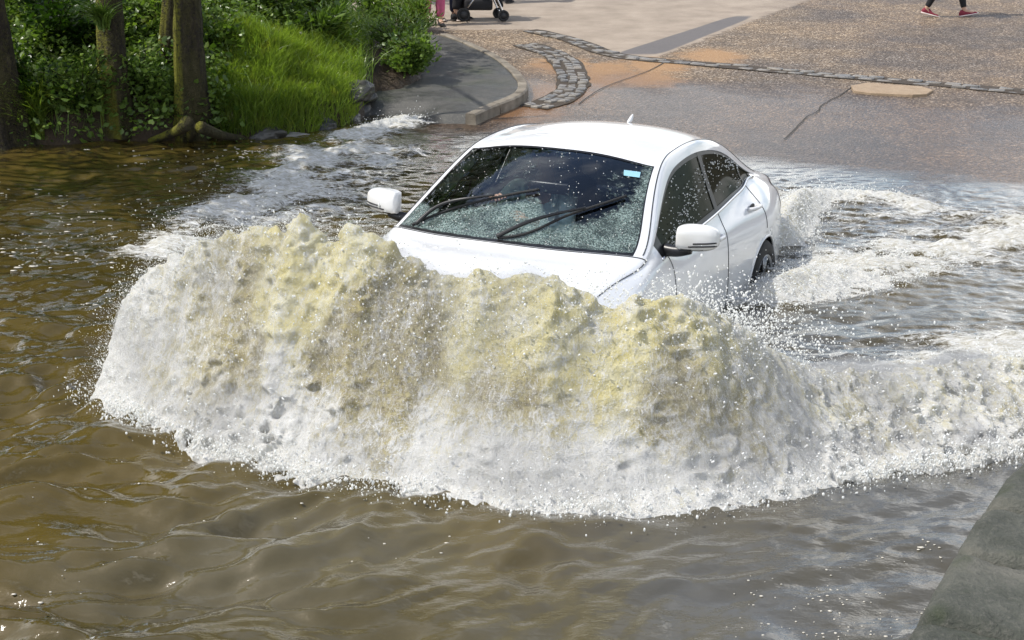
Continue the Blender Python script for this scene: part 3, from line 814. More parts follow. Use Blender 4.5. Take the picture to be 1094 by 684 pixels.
bm_arrays(bm, *tube_arrays(np.stack([.185 * np.cos(a), .185 * np.sin(a), 0 * a], 1), .015, 10, False)); from_bm('wheel_rim', bm, M_BLACK, swl)
bm = bmesh.new(); bmesh.ops.create_uvsphere(bm, u_segments=20, v_segments=12, radius=1); bmesh.ops.scale(bm, vec=(.07, .085, .03), verts=bm.verts)
for a_ in (0.0, PI, PI / 2 * 3):
    bm_arrays(bm, *tube_arrays([(0, 0, 0), (.18 * math.sin(a_), .18 * math.cos(a_), 0)], .014, 8))
from_bm('wheel_hub', bm, M_BLACK, swl)
mrr = on_glass(583, 190, -.05); bm = bmesh.new(); bm_box(bm, (0, 0, 0), (.03, .24, .065)); o = from_bm('rear_view_mirror', bm, M_BLACK, car, bevel=.01); o.location = (mrr[0] - .05, mrr[1], mrr[2] - .02)
# pale paper card on the glass top
k = [on_glass(u, v, -.012) for u, v in ((570, 188), (583, 179), (582, 188), (573, 188.5))]

# sprayed water clinging to the glass and paint
t = NT('water_on_glass')
n1 = t.noise(34, 7, .75); n2 = t.noise(105, 5, .7); dv = t.voro(70)
cov = t.attr('cover')
msk = t.math('ADD', t.math('MULTIPLY', t.math('SUBTRACT', n1, .5), 2.6), cov)
big_ = t.noise(9, 5, .65)
msk = t.math('MULTIPLY', t.rng(msk, .25, .75, 0, 1), t.rng(big_, .38, .58, .45, 1))
spots = t.rng(dv, .10, .20, 1, 0)
tr = t.n('ShaderNodeBsdfTransparent')
w = t.pbr(t.mix(t.rng(n2, .4, .65, 0, 1), (.12, .20, .18), (.55, .68, .64)), .12, 0, .6, t.bump(t.math('ADD', n2, n1), 1.0, .02))
M_FILM = t.done(t.mixs(t.math('MULTIPLY', t.math('MULTIPLY', msk, t.rng(n2, .34, .58, .25, .95)), t.rng(cov, 0, .05, 0, 1)), tr.outputs[0], w))
M_FILM.diffuse_color = (.5, .6, .6, 1)
nU, nV = 120, 200
U, V = np.meshgrid(np.linspace(5.03, 6.97, nU), np.linspace(6.04, 9.96, nV), indexing='ij')
P = car_pt(U.ravel(), V.ravel(), -.001); W_ = P @ CM[:3, :3].T + CM[:3, 3]; px = project(W_)
# the wipers have swept the fans clean: cover below the arcs, and at the left and right margins
arc1 = np.interp(px[:, 0], [420, 445, 470, 520, 576, 590, 640, 669, 700], [200, 206, 222, 214, 208, 240, 228, 213, 205])
cov = sstep(-3, 14, px[:, 1] - arc1) * .9
edge = sstep(-12, 8, (px[:, 0] - np.interp(px[:, 1], [180, 210, 275], [690, 676, 668]))) * .75
cov = np.maximum(cov, edge); cov = np.maximum(cov, .22 * sstep(.0, 1, fbm(px[:, 0] * .03, px[:, 1] * .03, 3, 2) + .45))
off = -.001 + .006 * cov * (fbm(px[:, 0] * .18, px[:, 1] * .18, 4, 3) + .6)
P = car_pt(U.ravel(), V.ravel(), off[:, None] * 1.0)
mesh_np('water_film', P, grid_faces(nU, nV), M_FILM, car, attrs=dict(cover=cov))
# droplets on glass and paint (one uncountable scatter)
def ico(sub=1):
    bm = bmesh.new(); bmesh.ops.create_icosphere(bm, subdivisions=sub, radius=1)
    V_ = np.array([v.co[:] for v in bm.verts]); F_ = np.array([[v.index for v in f.verts] for f in bm.faces]); bm.free(); return V_, F_
ICO1, ICO2 = ico(1), ico(2)
def scatter(name, C, Rr, mat, parent=None, base=ICO1, stretch=None, smooth=True):
    """many droplets as one mesh; stretch: per-drop 3-vectors added along the drop's own axis"""
    V_, F_ = base; n = len(C); C = np.asarray(C, float); Rr = np.asarray(Rr, float)
    X = V_[None] * (Rr[:, None, None] if Rr.ndim == 1 else Rr[:, None, :])
    if stretch is not None:
        d = np.einsum('kvc,kc->kv', V_[None] * np.ones((n, 1, 1)), stretch / (np.linalg.norm(stretch, axis=1)[:, None] + 1e-9))
        X = X + d[..., None] * stretch[:, None]
    X = X + C[:, None]
    F = (F_[None] + (np.arange(n) * len(V_))[:, None, None]).reshape(-1, 3)
    return mesh_np(name, X.reshape(-1, 3), F, mat, parent, smooth)
t = NT('water_drop')
g = t.n('ShaderNodeBsdfGlossy'); g.inputs['Roughness'].default_value = .05
df = t.n('ShaderNodeBsdfDiffuse'); df.inputs[0].default_value = (.93, .94, .92, 1)
tl = t.n('ShaderNodeBsdfTranslucent'); tl.inputs[0].default_value = (.95, .95, .92, 1)
M_DROP = t.done(t.mixs(.12, t.mixs(.45, df.outputs[0], tl.outputs[0]), g.outputs[0]))
k = 1000
u_ = rng.uniform(5.05, 6.95, k); v_ = rng.uniform(6.1, 9.9, k)
cc = car_pt(u_, v_, .002); px = project(cc @ CM[:3, :3].T + CM[:3, 3])
keepd = rng.random(k) < .25 + .75 * sstep(-10, 30, px[:, 1] - 215)
o = scatter('droplets', cc[keepd], rng.uniform(.001, .0036, k)[keepd], M_DROP, car); o['kind'] = 'stuff'
k = 1100
u_ = rng.uniform(5.7, 11.2, k); v_ = rng.uniform(4.08, 4.95, k)
band = np.exp(-((v_ - (4.15 + .13 * (u_ - 5.7))) / .16) ** 2); kd = rng.random(k) < .12 + .9 * band
o = scatter('droplets', car_pt(u_, v_, .002)[kd], rng.uniform(.0015, .0052, k)[kd], M_DROP, car); o['kind'] = 'stuff'
k = 160
u_ = rng.uniform(3.2, 5.0, k); v_ = rng.uniform(5.2, 10.6, k)
o = scatter('droplets', car_pt(u_, v_, .001), rng.uniform(.0015, .004, k), M_DROP, car); o['kind'] = 'stuff'
# ------------------------------------------------------------------ vegetation
def leaf_mat(name, dark, light, trans=.35, rough=.33):
    t = NT(name)
    rn = t.attr('tone')
    c = t.mix(rn, dark, light); c = t.mix(t.rng(t.noise(5.5, 4), .56, .70, 0, .5), c, (light[0] * 1.05, light[1] * .72, light[2] * .9)); c = t.mix(t.rng(t.noise(1.5, 3), .35, .65, 0, .35), c, tuple(x * .55 for x in dark))
    p = t.pbr(c, rough, 0, .4)
    tl = t.n('ShaderNodeBsdfTranslucent'); t.l(t.mix(1.0, c, (1.5, 1.7, .6), 'MULTIPLY'), tl.inputs[0])
    return t.done(t.mixs(trans, p, tl.outputs[0]))
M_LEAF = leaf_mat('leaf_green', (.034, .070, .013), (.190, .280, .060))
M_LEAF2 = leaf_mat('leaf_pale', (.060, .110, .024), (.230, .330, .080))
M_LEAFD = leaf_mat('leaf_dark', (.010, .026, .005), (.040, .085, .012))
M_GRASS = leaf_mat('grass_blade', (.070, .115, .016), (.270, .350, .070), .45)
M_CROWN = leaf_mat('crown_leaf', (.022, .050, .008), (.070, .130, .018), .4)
LEAF_V = np.array([(0, 0, 0), (.28, .30, .07), (.36, .62, .06), (0, 1.05, -.10), (-.36, .62, .06), (-.28, .30, .07), (0, .5, -.02)])
LEAF_F = np.array([(0, 1, 6), (1, 2, 6), (2, 3, 6), (3, 4, 6), (4, 5, 6), (5, 0, 6)])
SLIM_V = LEAF_V * [.42, 1.5, 1]
def rotm(n, rg, up=.5, az=None):
    """random orientations: leaf axis y spreads outward, droops by `up`"""
    az = rg.uniform(0, 2 * PI, n) if az is None else az
    el = rg.normal(up, .45, n); ro = rg.normal(0, .6, n)
    ca, sa, ce, se = np.cos(az), np.sin(az), np.cos(el), np.sin(el)
    Y = np.stack([ca * ce, sa * ce, se], 1); X0 = np.stack([-sa, ca, 0 * ca], 1); Z0 = np.cross(X0, Y)
    X = X0 * np.cos(ro)[:, None] + Z0 * np.sin(ro)[:, None]; Z = np.cross(X, Y)
    return np.stack([X, Y, Z], 2)
def leaves(name, C, size, mat, parent, rg, up=.2, base=(LEAF_V, LEAF_F), az=None, tone=None):
    n = len(C); Mx = rotm(n, rg, up, az); V_ = base[0][None] * np.asarray(size)[:, None, None]
    X = np.einsum('nij,nvj->nvi', Mx, V_) + np.asarray(C)[:, None]
    F = (base[1][None] + (np.arange(n) * len(base[0]))[:, None, None]).reshape(-1, 3)
    tn = rg.random(n) if tone is None else tone
    return mesh_np(name, X.reshape(-1, 3), F, mat, parent, True, dict(tone=np.repeat(tn, len(base[0]))))
def blades(name, C, hgt, mat, rg, parent=None, lean=.5, wid=.006, az=None):
    n = len(C); patch_ = vn(C[:, 0] * 3.1, C[:, 1] * 3.1, 4); hgt = hgt * (1 + .45 * patch_) if parent is None else hgt; az = rg.uniform(0, 2 * PI, n) if az is None else az; k = 5
    q = np.linspace(0, 1, k)[None, :]; le = np.abs(rg.normal(lean, .25, n))[:, None]
    dx = np.cos(az)[:, None] * le * q ** 2 * hgt[:, None]; dy = np.sin(az)[:, None] * le * q ** 2 * hgt[:, None]; dz = hgt[:, None] * (q - .28 * le * q ** 2.5)
    w = wid * (1 - q ** 2) * (.7 + .6 * rg.random((n, 1)))
    wa = az + PI / 2 + rg.normal(0, .8, n); wxx = np.cos(wa)[:, None] * w; wyy = np.sin(wa)[:, None] * w
    A = np.stack([C[:, :1] + dx - wxx, C[:, 1:2] + dy - wyy, C[:, 2:] + dz], 2); B = np.stack([C[:, :1] + dx + wxx, C[:, 1:2] + dy + wyy, C[:, 2:] + dz], 2)
    V_ = np.concatenate([A, B], 1)                             # n, 2k, 3
    f = np.array([(i, i + 1, k + i + 1, k + i) for i in range(k - 1)])
    F = (f[None] + (np.arange(n) * 2 * k)[:, None, None]).reshape(-1, 4)
    return mesh_np(name, V_.reshape(-1, 3), F, mat, parent, True, dict(tone=np.repeat(np.clip(rg.random(n) * .7 + .25 + .45 * vn(C[:, 0] * 1.7, C[:, 1] * 1.7, 6), 0, 1), 2 * k)))

# bark, mossy on the lit side of the trunk
def bark_mat(name, moss):
    t = NT(name)
    n1 = t.noise(5, 5, .6, stretch=(1, 1, .25)); n2 = t.noise(26, 5, .65, stretch=(1, 1, .35))
    c = t.ramp(n2, [(.3, (.008, .006, .004)), (.55, (.026, .020, .013)), (.8, (.060, .048, .034))])
    msk = t.rng(t.math('ADD', n1, t.math('MULTIPLY', t.math('SUBTRACT', t.noise(38, 4), .5), .6)), .48 - .16 * moss, .60 - .1 * moss, 0, .95)
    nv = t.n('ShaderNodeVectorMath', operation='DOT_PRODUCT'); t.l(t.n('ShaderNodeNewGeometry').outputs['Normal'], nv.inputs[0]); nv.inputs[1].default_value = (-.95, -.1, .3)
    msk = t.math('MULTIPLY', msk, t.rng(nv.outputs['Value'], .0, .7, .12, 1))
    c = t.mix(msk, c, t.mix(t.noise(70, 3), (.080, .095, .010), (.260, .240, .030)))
    return t.done(t.pbr(c, .85, 0, .3, t.bump(t.math('ADD', n2, t.noise(80, 3)), .9, .03)))
M_BARK = bark_mat('bark', .0); M_BARKM = bark_mat('mossy_bark', .9)
def trunk_mesh(name, base, top, r0, r1, seed, mat, parent, flare=1.9, nroot=6, n=40, k=46):
    rg = np.random.default_rng(seed); b = np.array(base, float); tp = np.array(top, float); L_ = np.linalg.norm(tp - b)
    V_ = []; ang = np.arange(n) / n * 2 * PI; ph = rg.uniform(0, 2 * PI, 4)
    for i in range(k):
        q = (i / (k - 1)) ** 1.5; h_ = q * L_
        c = b + (tp - b) * q + np.array([.10 * math.sin(3 * q + ph[0]), .10 * math.sin(4 * q + ph[1]), 0]) * q * r0 * 4
        fl = (flare - 1) * math.exp(-h_ / .22) + .22 * math.exp(-h_ / .8)
        rad = (r0 + (r1 - r0) * q) * (1 + fl * (.65 + .75 * np.maximum(0, np.cos(nroot * ang / 1 + ph[2])) ** 1.4) * 1.0)
        rad = rad * (1 + .07 * np.sin(3 * ang + ph[3] + h_ * 1.2) + .10 * vn(ang * 1.6, np.full(n, h_ * 3.2), seed) * np.minimum(1, 2 * np.abs(np.sin(ang / 2))) + .06 * vn(ang * 6, np.full(n, h_ * 6), seed + 1) + .03 * vn(ang * 14, np.full(n, h_ * 9), seed + 2))
        V_.append(np.stack([c[0] + rad * np.cos(ang), c[1] + rad * np.sin(ang), np.full(n, c[2])], 1))
    F = [(i * n + j, i * n + (j + 1) % n, (i + 1) * n + (j + 1) % n, (i + 1) * n + j) for i in range(k - 1) for j in range(n)]
    return mesh_np(name, np.concatenate(V_), F, mat, parent)
def tree(px, r0, lean, H_, crown, label, seed, mat, flare=1.9, group=None, base=None, roots=(), nl=3200, leafsize=.085, mcrown=None):
    """px: photo pixel of the foot on the bank; crown: list of (dx, dy, z, radius)"""
    rg = np.random.default_rng(seed)
    b = np.array(at(px[0], px[1], ground_z)) if base is None else np.array(base, float); b[2] -= .25
    r = empty('tree', tuple(b)); tag(r, label, 'tree', group)
    top = np.array([lean[0], lean[1], H_])
    trunk_mesh('trunk', (0, 0, 0), top, r0, r0 * .45, seed, mat, r, flare)
    C = []; bm = bmesh.new()
    for dx, dy, z, cr_ in crown:
        c = np.array([dx, dy, z]); q = min(.95, max(.45, (z - 1.0) / H_)); s0 = top * q
        pts_ = spline([s0, s0 * .5 + c * .5 + [0, 0, .25], c], 10)
        bm_arrays(bm, *tube_arrays(pts_, np.linspace(r0 * .42, .03, 10), 8))
        for _ in range(5):
            e = c + rg.normal(0, .55, 3) * cr_; m_ = (c + pts_[6]) / 2
            bm_arrays(bm, *tube_arrays(spline([m_, (m_ + e) / 2 + [0, 0, .1], e], 6), np.linspace(.035, .01, 6), 5))
        # clumps of leaves with gaps between
        ncl = int(16 * cr_ ** 1.5) + 6
        cc = rg.normal(0, 1, (ncl, 3)); cc /= np.linalg.norm(cc, axis=1)[:, None]; cc *= (rg.random((ncl, 1)) ** .45) * cr_ * [1.15, 1.15, .8]
        for q_ in cc:
            m_ = int(nl / len(crown) / ncl); C.append(c + q_ + rg.normal(0, .23, (m_, 3)) * [1.2, 1.2, .7])
    from_bm('limbs', bm, M_BARK, r)
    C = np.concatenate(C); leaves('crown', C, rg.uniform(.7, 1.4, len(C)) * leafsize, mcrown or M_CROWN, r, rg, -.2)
    for rt in roots:
        w = [np.array(at(u, v, WZ + hz)) - b for u, v, hz in rt[0]]
        tube('root', spline(w, 16), np.linspace(rt[1], rt[2], 16), mat, r, 10)
    return r
# the three trunks at the water's edge, crowns above the frame
tree((206, 146), .148, (.0, .15, 6.0), 6.0, [(-1.6, -1.0, 5.4, 1.0), (-.7, -1.9, 6.4, 1.0)],
     'tree with dark mossy trunk and spreading roots at the water edge beside the grass', 21, M_BARKM, 1.9,
     roots=[([(200, 132, .28), (182, 143, .10), (160, 151, .0)], .07, .03), ([(214, 136, .22), (238, 145, .08), (262, 148, .0)], .06, .03), ([(206, 138, .2), (203, 150, .0)], .06, .03)])
tree((124, 118), .135, (-.15, .3, 6.5), 6.5, [(-2.2, -2.4, 5.8, .9), (-2.6, -3.2, 6.6, .9)],
     'slim dark tree trunk with yellow moss and a tuft of fern growing on it', 22, M_BARKM, 1.4)
tree((4, 148), .22, (-.3, .1, 6.2), 6.2, [(-1.6, -1.6, 4.9, 1.0), (-.6, -2.6, 5.7, 1.0)],
     'thick dark tree trunk at the left edge of the photo beside a fringe of grass', 23, M_BARK, 1.5)
tree((172, 84), .075, (.5, .5, 5.0), 5.0, [(-1.6, 3.2, 5.2, .9)],
     'thin mossy tree standing in the leaves just behind the rooted trunk', 24, M_BARKM, 1.4)
# trees that stand behind the bank, only their leaves and shade reach the photo
for k, (x, y, H_) in enumerate([(-13.5, 20.5, 7.5), (-7.0, 28.0, 15.0), (-12.5, 27.0, 15.0), (-2.6, 30.0, 16.0)]):
    tree(None, .2, (.3, .2, H_), H_, [(-.6, 0, H_ * .62, H_ * .2), (.13 * H_, .4, H_ * .8, H_ * .2), (0, -.8, H_ * .95, H_ * .17), (-.12 * H_, .9, H_ * .9, H_ * .19), (.05 * H_, 0, H_ * .4, H_ * .16)],
         ['broad tree standing high on the wooded bank', 'tall tree at the back of the wooded bank', 'tall tree deep in the wood', 'tree at the back of the wood nearest the road'][k],
         40 + k, M_BARK, 1.4, 'trees of the wood behind the bank', (x, y, float(ground_z(x, y))), nl=15000, leafsize=.018 * H_)

# trees across the stream to the right, outside the picture: they darken the car's side glass
for k, (x, y, H_) in enumerate([(13.5, 9.0, 8.0), (17.0, 15.0, 9.0), (12.0, 3.0, 8.0)]):
    tree(None, .22, (.3, .2, H_), H_, [(-.6, 0, H_ * .35, 2.0), (.9, .4, H_ * .6, 2.2), (0, -.8, H_ * .9, 1.9), (-.9, 1.6, H_ * .75, 2.0)],
         ['tree across the stream right of the car', 'tall tree past the right end of the road', 'tree beside the near stone wall on the right'][k],
         50 + k, M_BARK, 1.4, 'trees on the right bank', (x, y, .3), nl=8000, leafsize=.17)

# undergrowth on the bank
def bank_points(n, rg, umin, umax, vmin, vmax, keep=None):
    out = np.zeros((0, 3))
    while len(out) < n:
        x = rg.uniform(-9, -.6, n * 2); y = rg.uniform(13.5, 25, n * 2); z = ground_z(x, y); P_ = np.stack([x, y, z], 1)
        p = project(P_); k = (p[:, 0] > umin) & (p[:, 0] < umax) & (p[:, 1] > vmin) & (p[:, 1] < vmax) & (bank_d(x, y) > .0)
        P_ = P_[k]
        if keep is not None and len(P_): P_ = P_[keep(P_, p[k]) > rg.random(len(P_))]
        out = np.vstack([out, P_])
    return out[:n]
rg = np.random.default_rng(5)
# leafy herbs and brambles everywhere but on the grass
def k_under(P_, p):
    g = sstep(225, 250, p[:, 0]) * sstep(395, 375, p[:, 0]) * sstep(38, 60, p[:, 1])
    hollow = sstep(345, 362, p[:, 0]) * sstep(415, 395, p[:, 0])
    return (1 - g) * (1 - hollow) * (.35 + .65 * (vn(P_[:, 0] * 1.4, P_[:, 1] * 1.4, 2) > -.25))
n = 4200; Cb = bank_points(n, rg, -140, 400, -70, 156, k_under)
Cc = []; S_ = []; tn = []
for q in Cb:
    m_ = rg.integers(16, 34); hgt = rg.uniform(.14, .50) * (.6 + .4 * min(1, float(bank_d(q[0], q[1])) / .5)); sp = rg.uniform(.08, .20)
    c_ = q + np.stack([rg.normal(0, sp, m_), rg.normal(0, sp, m_), hgt * rg.random(m_) ** .7], 1)
    Cc.append(c_); S_.append(rg.uniform(.6, 1.3, m_) * rg.uniform(.035, .075)); tn.append(np.clip(rg.random(m_) * .5 + rg.random() * .6, 0, 1))
Cc = np.concatenate(Cc); o = leaves('undergrowth', Cc, np.concatenate(S_), M_LEAF, None, rg, .15, tone=np.concatenate(tn))
tag(o, 'dense dark green undergrowth covering the wooded bank', 'undergrowth', kind='stuff')
# grass on the sunlit shoulder
def k_grass(P_, p):
    return sstep(222, 240, p[:, 0]) * sstep(392, 370, p[:, 0] - .0 * p[:, 1]) * sstep(20, 55, p[:, 1] + 14 * vn(P_[:, 0] * 2, P_[:, 1] * 2, 1))
Cg = bank_points(26000, rg, 215, 395, 10, 150, k_grass)
o = blades('bank_grass', Cg, rg.uniform(.10, .30, len(Cg)), M_GRASS, rg, None, .55, .0055, az=rg.normal(-PI / 2 + .2, 1.0, len(Cg)))
tag(o, 'bright green grass on the sunlit shoulder of the bank', 'grass', kind='stuff')
Cg = bank_points(5000, rg, -30, 48, 88, 150, lambda P_, p: sstep(88, 110, p[:, 1]))
o = blades('fringe_grass', Cg, rg.uniform(.15, .40, len(Cg)), M_GRASS, rg, None, .9, .0055, az=rg.normal(-PI / 2, .8, len(Cg)))
tag(o, 'drooping dark green grass fringing the left edge of the bank', 'grass', kind='stuff')
Cg = bank_points(5200, rg, -60, 400, -30, 152, lambda P_, p: .25 + .75 * (vn(P_[:, 0] * 1.1, P_[:, 1] * 1.1, 3) > .1))
o = blades('wild_grass', Cg, rg.uniform(.18, .50, len(Cg)), M_LEAF2, rg, None, .8, .006); tag(o, 'rough long grass growing up through the undergrowth', 'grass', kind='stuff')
# separate plants
def bush(px, r, n, label, mat, seed, slim=False, base=None, group=None, hz=.8, ls=.06):
    rg = np.random.default_rng(seed); b = np.array(at(px[0], px[1], ground_z)) if base is None else np.array(base, float)
    e = empty('bush', tuple(b)); tag(e, label, 'bush', group)
    bm = bmesh.new(); C = []
    for _ in range(26):
        az = rg.uniform(0, 2 * PI); rr_ = r * rg.uniform(.3, 1); tip = np.array([rr_ * math.cos(az), rr_ * math.sin(az), r * hz * rg.uniform(.5, 1.5) * (1.2 - .5 * rr_ / r)])
        pts_ = spline([(0, 0, -.03), tip * [.4, .4, .65], tip], 8); bm_arrays(bm, *tube_arrays(pts_, np.linspace(.010, .003, 8), 5))
        m_ = n // 26; q = rg.random(m_) ** .6; C.append(np.stack([np.interp(q, np.linspace(0, 1, 8), pts_[:, k]) for k in range(3)], 1) + rg.normal(0, .05, (m_, 3)) * r / .5)
    from_bm('stem', bm, M_BARK, e); C = np.concatenate(C); C[:, 2] = np.abs(C[:, 2])
    leaves('foliage', C, rg.uniform(.6, 1.35, len(C)) * ls, mat, e, rg, .35, (SLIM_V if slim else LEAF_V, LEAF_F), az=np.arctan2(C[:, 1], C[:, 0]) + rg.normal(0, .7, len(C)))
    return e
bush((438, 78), .42, 2200, 'bright green leafy clump spilling over the dark pavement', M_LEAF2, 61, hz=.7, ls=.055)
bush((426, 60), .50, 1900, 'rounded green plant behind the leafy clump by the pavement', M_LEAF2, 62, True, hz=.75, ls=.06)
bush((405, 30), .55, 1700, 'dark green bush above the brown earth hollow', M_LEAF, 63, hz=.8, ls=.07)
bush((446, 34), .45, 1400, 'long leaved green plant beside the feet of the person in pink trousers', M_LEAF2, 64, True, hz=.9, ls=.075)
bush((168, 60), .65, 2200, 'sunlit pale green bush between the two mossy trunks', M_LEAF2, 65, hz=1.0, ls=.06)
bush((150, 100), .45, 1600, 'low light green bush just left of the rooted trunk', M_LEAF2, 66, hz=.8, ls=.05)
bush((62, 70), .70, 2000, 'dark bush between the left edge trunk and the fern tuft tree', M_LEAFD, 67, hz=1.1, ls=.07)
bush((88, 116), .50, 1500, 'shaded bush low on the bank beneath the slim trunk', M_LEAF, 68, hz=.8, ls=.05)
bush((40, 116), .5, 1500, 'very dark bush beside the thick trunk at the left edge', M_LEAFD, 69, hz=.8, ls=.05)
bush((265, 30), .75, 2600, 'tall green bush right of the rooted trunk above the grass', M_LEAF, 70, hz=1.0, ls=.065)
bush((318, 26), .65, 2200, 'arching bush with narrow leaves at the top of the grass bank', M_LEAF2, 71, True, hz=.9, ls=.08)
bush((345, 50), .45, 1200, 'drooping narrow leaved plant hanging over the brown hollow', M_LEAF, 72, True, hz=.8, ls=.09)
bush((232, 60), .40, 1200, 'small bush tucked against the right side of the rooted trunk', M_LEAF, 73, hz=.8, ls=.05)
# fern tuft growing on the slim trunk
p = at_y(111, 28, at(124, 118, ground_z)[1] - .16); e = empty('fern', tuple(p)); tag(e, 'pale green fern tuft sprouting from the mossy slim trunk', 'fern')
az = rg.normal(-PI / 2 - .4, 1.1, 160); blades('frond', np.zeros((160, 3)) + rg.normal(0, .02, (160, 3)), rg.uniform(.16, .36, 160), M_LEAF2, rg, e, 1.1, .012, az=az)

# stones and roots at the foot of the bank
t = NT('wet_rock'); f = t.noise(5, 5, .6); M_ROCK = t.done(t.pbr(t.mix(t.rng(f, .35, .7, 0, 1), (.016, .016, .014), (.075, .072, .062)), .35, 0, .5, t.bump(t.noise(22, 5), .8, .02)))
t = NT('pale_rock'); f = t.noise(5, 5, .6); M_ROCK2 = t.done(t.pbr(t.mix(t.rng(f, .35, .7, 0, 1), (.10, .10, .09), (.28, .27, .25)), .45, 0, .5, t.bump(t.noise(22, 5), .8, .02)))
def rock(px, s, label, mat, seed, z=None, rz=0):
    rg = np.random.default_rng(seed); b = at(px[0], px[1], WZ if z is None else z)
    bm = bmesh.new(); bmesh.ops.create_icosphere(bm, subdivisions=4, radius=1)
    o_ = rg.uniform(0, 50, 3)
    for v in bm.verts:
        c = v.co; k_ = 1 + .22 * float(vn(c.x * 1.6 + o_[0], c.y * 1.6 + c.z * 1.3, seed)) + .10 * float(vn(c.x * 4 + o_[1], c.y * 4 + c.z * 4, seed + 1))
        v.co = Vector((c.x * s[0], c.y * s[1], max(c.z, -.5) * s[2])) * k_
    o = from_bm('rock', bm, mat); o.location = b; o.rotation_euler = (0, 0, rz); tag(o, label, 'rock', 'wet rocks along the foot of the bank'); return o
rl = [((318, 145), (.16, .07, .035), 'flat pale stone lying in the water by the grassy bank', M_ROCK2), ((285, 146), (.18, .12, .09), 'dark rock right of the tree roots', M_ROCK), ((340, 137), (.22, .14, .12), 'dark rock below the grass, right of the flat pale stone', M_ROCK),
      ((366, 130), (.20, .16, .13), 'dark rock at the outer corner of the grass bank', M_ROCK), ((384, 120), (.17, .15, .12), 'small dark rock at the mouth of the brown hollow', M_ROCK), ((303, 138), (.2, .12, .12), 'dark rock half under the grass above the flat stone', M_ROCK), ((392, 104), (.13, .1, .07), 'dark stone inside the brown hollow near the pavement', M_ROCK), ((378, 100), (.2, .2, .15), 'largest dark rock in the hollow behind the bank corner', M_ROCK)]
for k, (px, s, lb, mt) in enumerate(rl): rock(px, s, lb, mt, 80 + k, None if px[1] > 110 else ground_z, .3 * k)
# ------------------------------------------------------------------ people
M_SKIN = simple('skin', (.50, .31, .22), .5, var=.06)
M_HAIRD = simple('hair_dark', (.030, .018, .010), .6, bump=.4); M_HAIRB = simple('hair_fair', (.30, .19, .09), .6, bump=.4)
def cloth(name, c, r=.85): return simple(name, c, r, var=.18, scale=14, bump=.25, bscale=120)
def skin_obj(name, joints, edges, mat, parent, sub=2, root=0):
    """joints: (x,y,z,rx[,ry]); a Skin surface grown over the joints"""
    me = bpy.data.meshes.new(name); me.from_pydata([j[:3] for j in joints], edges, [])
    o = bpy.data.objects.new(name, me); col.objects.link(o); me.materials.append(mat)
    sk = o.modifiers.new('skin', 'SKIN'); sk.use_smooth_shade = True
    sv = me.skin_vertices[0].data if me.skin_vertices else None
    if sv is None:
        lay = me.skin_vertices
    for k, j in enumerate(joints):
        me.skin_vertices[0].data[k].radius = (j[3], j[4] if len(j) > 4 else j[3]); me.skin_vertices[0].data[k].use_root = (k == root)
    s = o.modifiers.new('sub', 'SUBSURF'); s.levels = s.render_levels = sub
    if parent: o.parent = parent
    return o
def head_bm(hair_len=.5):
    """a head facing +x with brow, nose, mouth, chin and ears; centre at the middle of the skull"""
    bm = bmesh.new(); bmesh.ops.create_uvsphere(bm, u_segments=36, v_segments=28, radius=1)
    for v in bm.verts:
        x, y, z = v.co; f_ = max(0, x)
        X = x * .098; Y = y * .076; Z = z * .118
        if z < -.1: k = 1 + .30 * (z + .1); Y *= k; X *= (1 + .12 * (z + .1)) if x > 0 else (1 + .45 * (z + .1))
        g = lambda y0, z0, sy, sz: math.exp(-((y - y0) / sy) ** 2 - ((z - z0) / sz) ** 2) * (x > 0)
        X += .022 * g(0, -.18, .16, .15) + .012 * g(0, .02, .12, .2) + .008 * g(0, -.46, .25, .08) + .007 * g(0, -.60, .25, .08) + .010 * g(0, -.82, .3, .15)
        X -= .012 * (g(.36, .02, .18, .12) + g(-.36, .02, .18, .12)); X += .005 * (g(.36, .2, .25, .08) + g(-.36, .2, .25, .08))
        v.co = (X, Y, Z)
    for s in (1, -1):
        r = bmesh.ops.create_uvsphere(bm, u_segments=12, v_segments=8, radius=1, matrix=Matrix.Translation((-.008, s * .078, -.008)) @ Matrix.Rotation(s * .35, 4, 'Z') @ Matrix.Diagonal((.020, .008, .032, 1)))
    return bm
def hair_bm(long=.0):
    bm = bmesh.new(); bmesh.ops.create_uvsphere(bm, u_segments=32, v_segments=24, radius=1)
    dele = [v for v in bm.verts if (v.co.x > .18 and v.co.z < .42) or v.co.z < -.35 - long]
    bmesh.ops.delete(bm, geom=dele, context='VERTS')
    for v in bm.verts:
        x, y, z = v.co; k = 1 + .03 * math.sin(13 * y + 7 * x)
        v.co = (x * .108 * k - .004, y * .086 * k, z * .126 * k + (.0 if z > 0 else z * long * .12))
    return bm
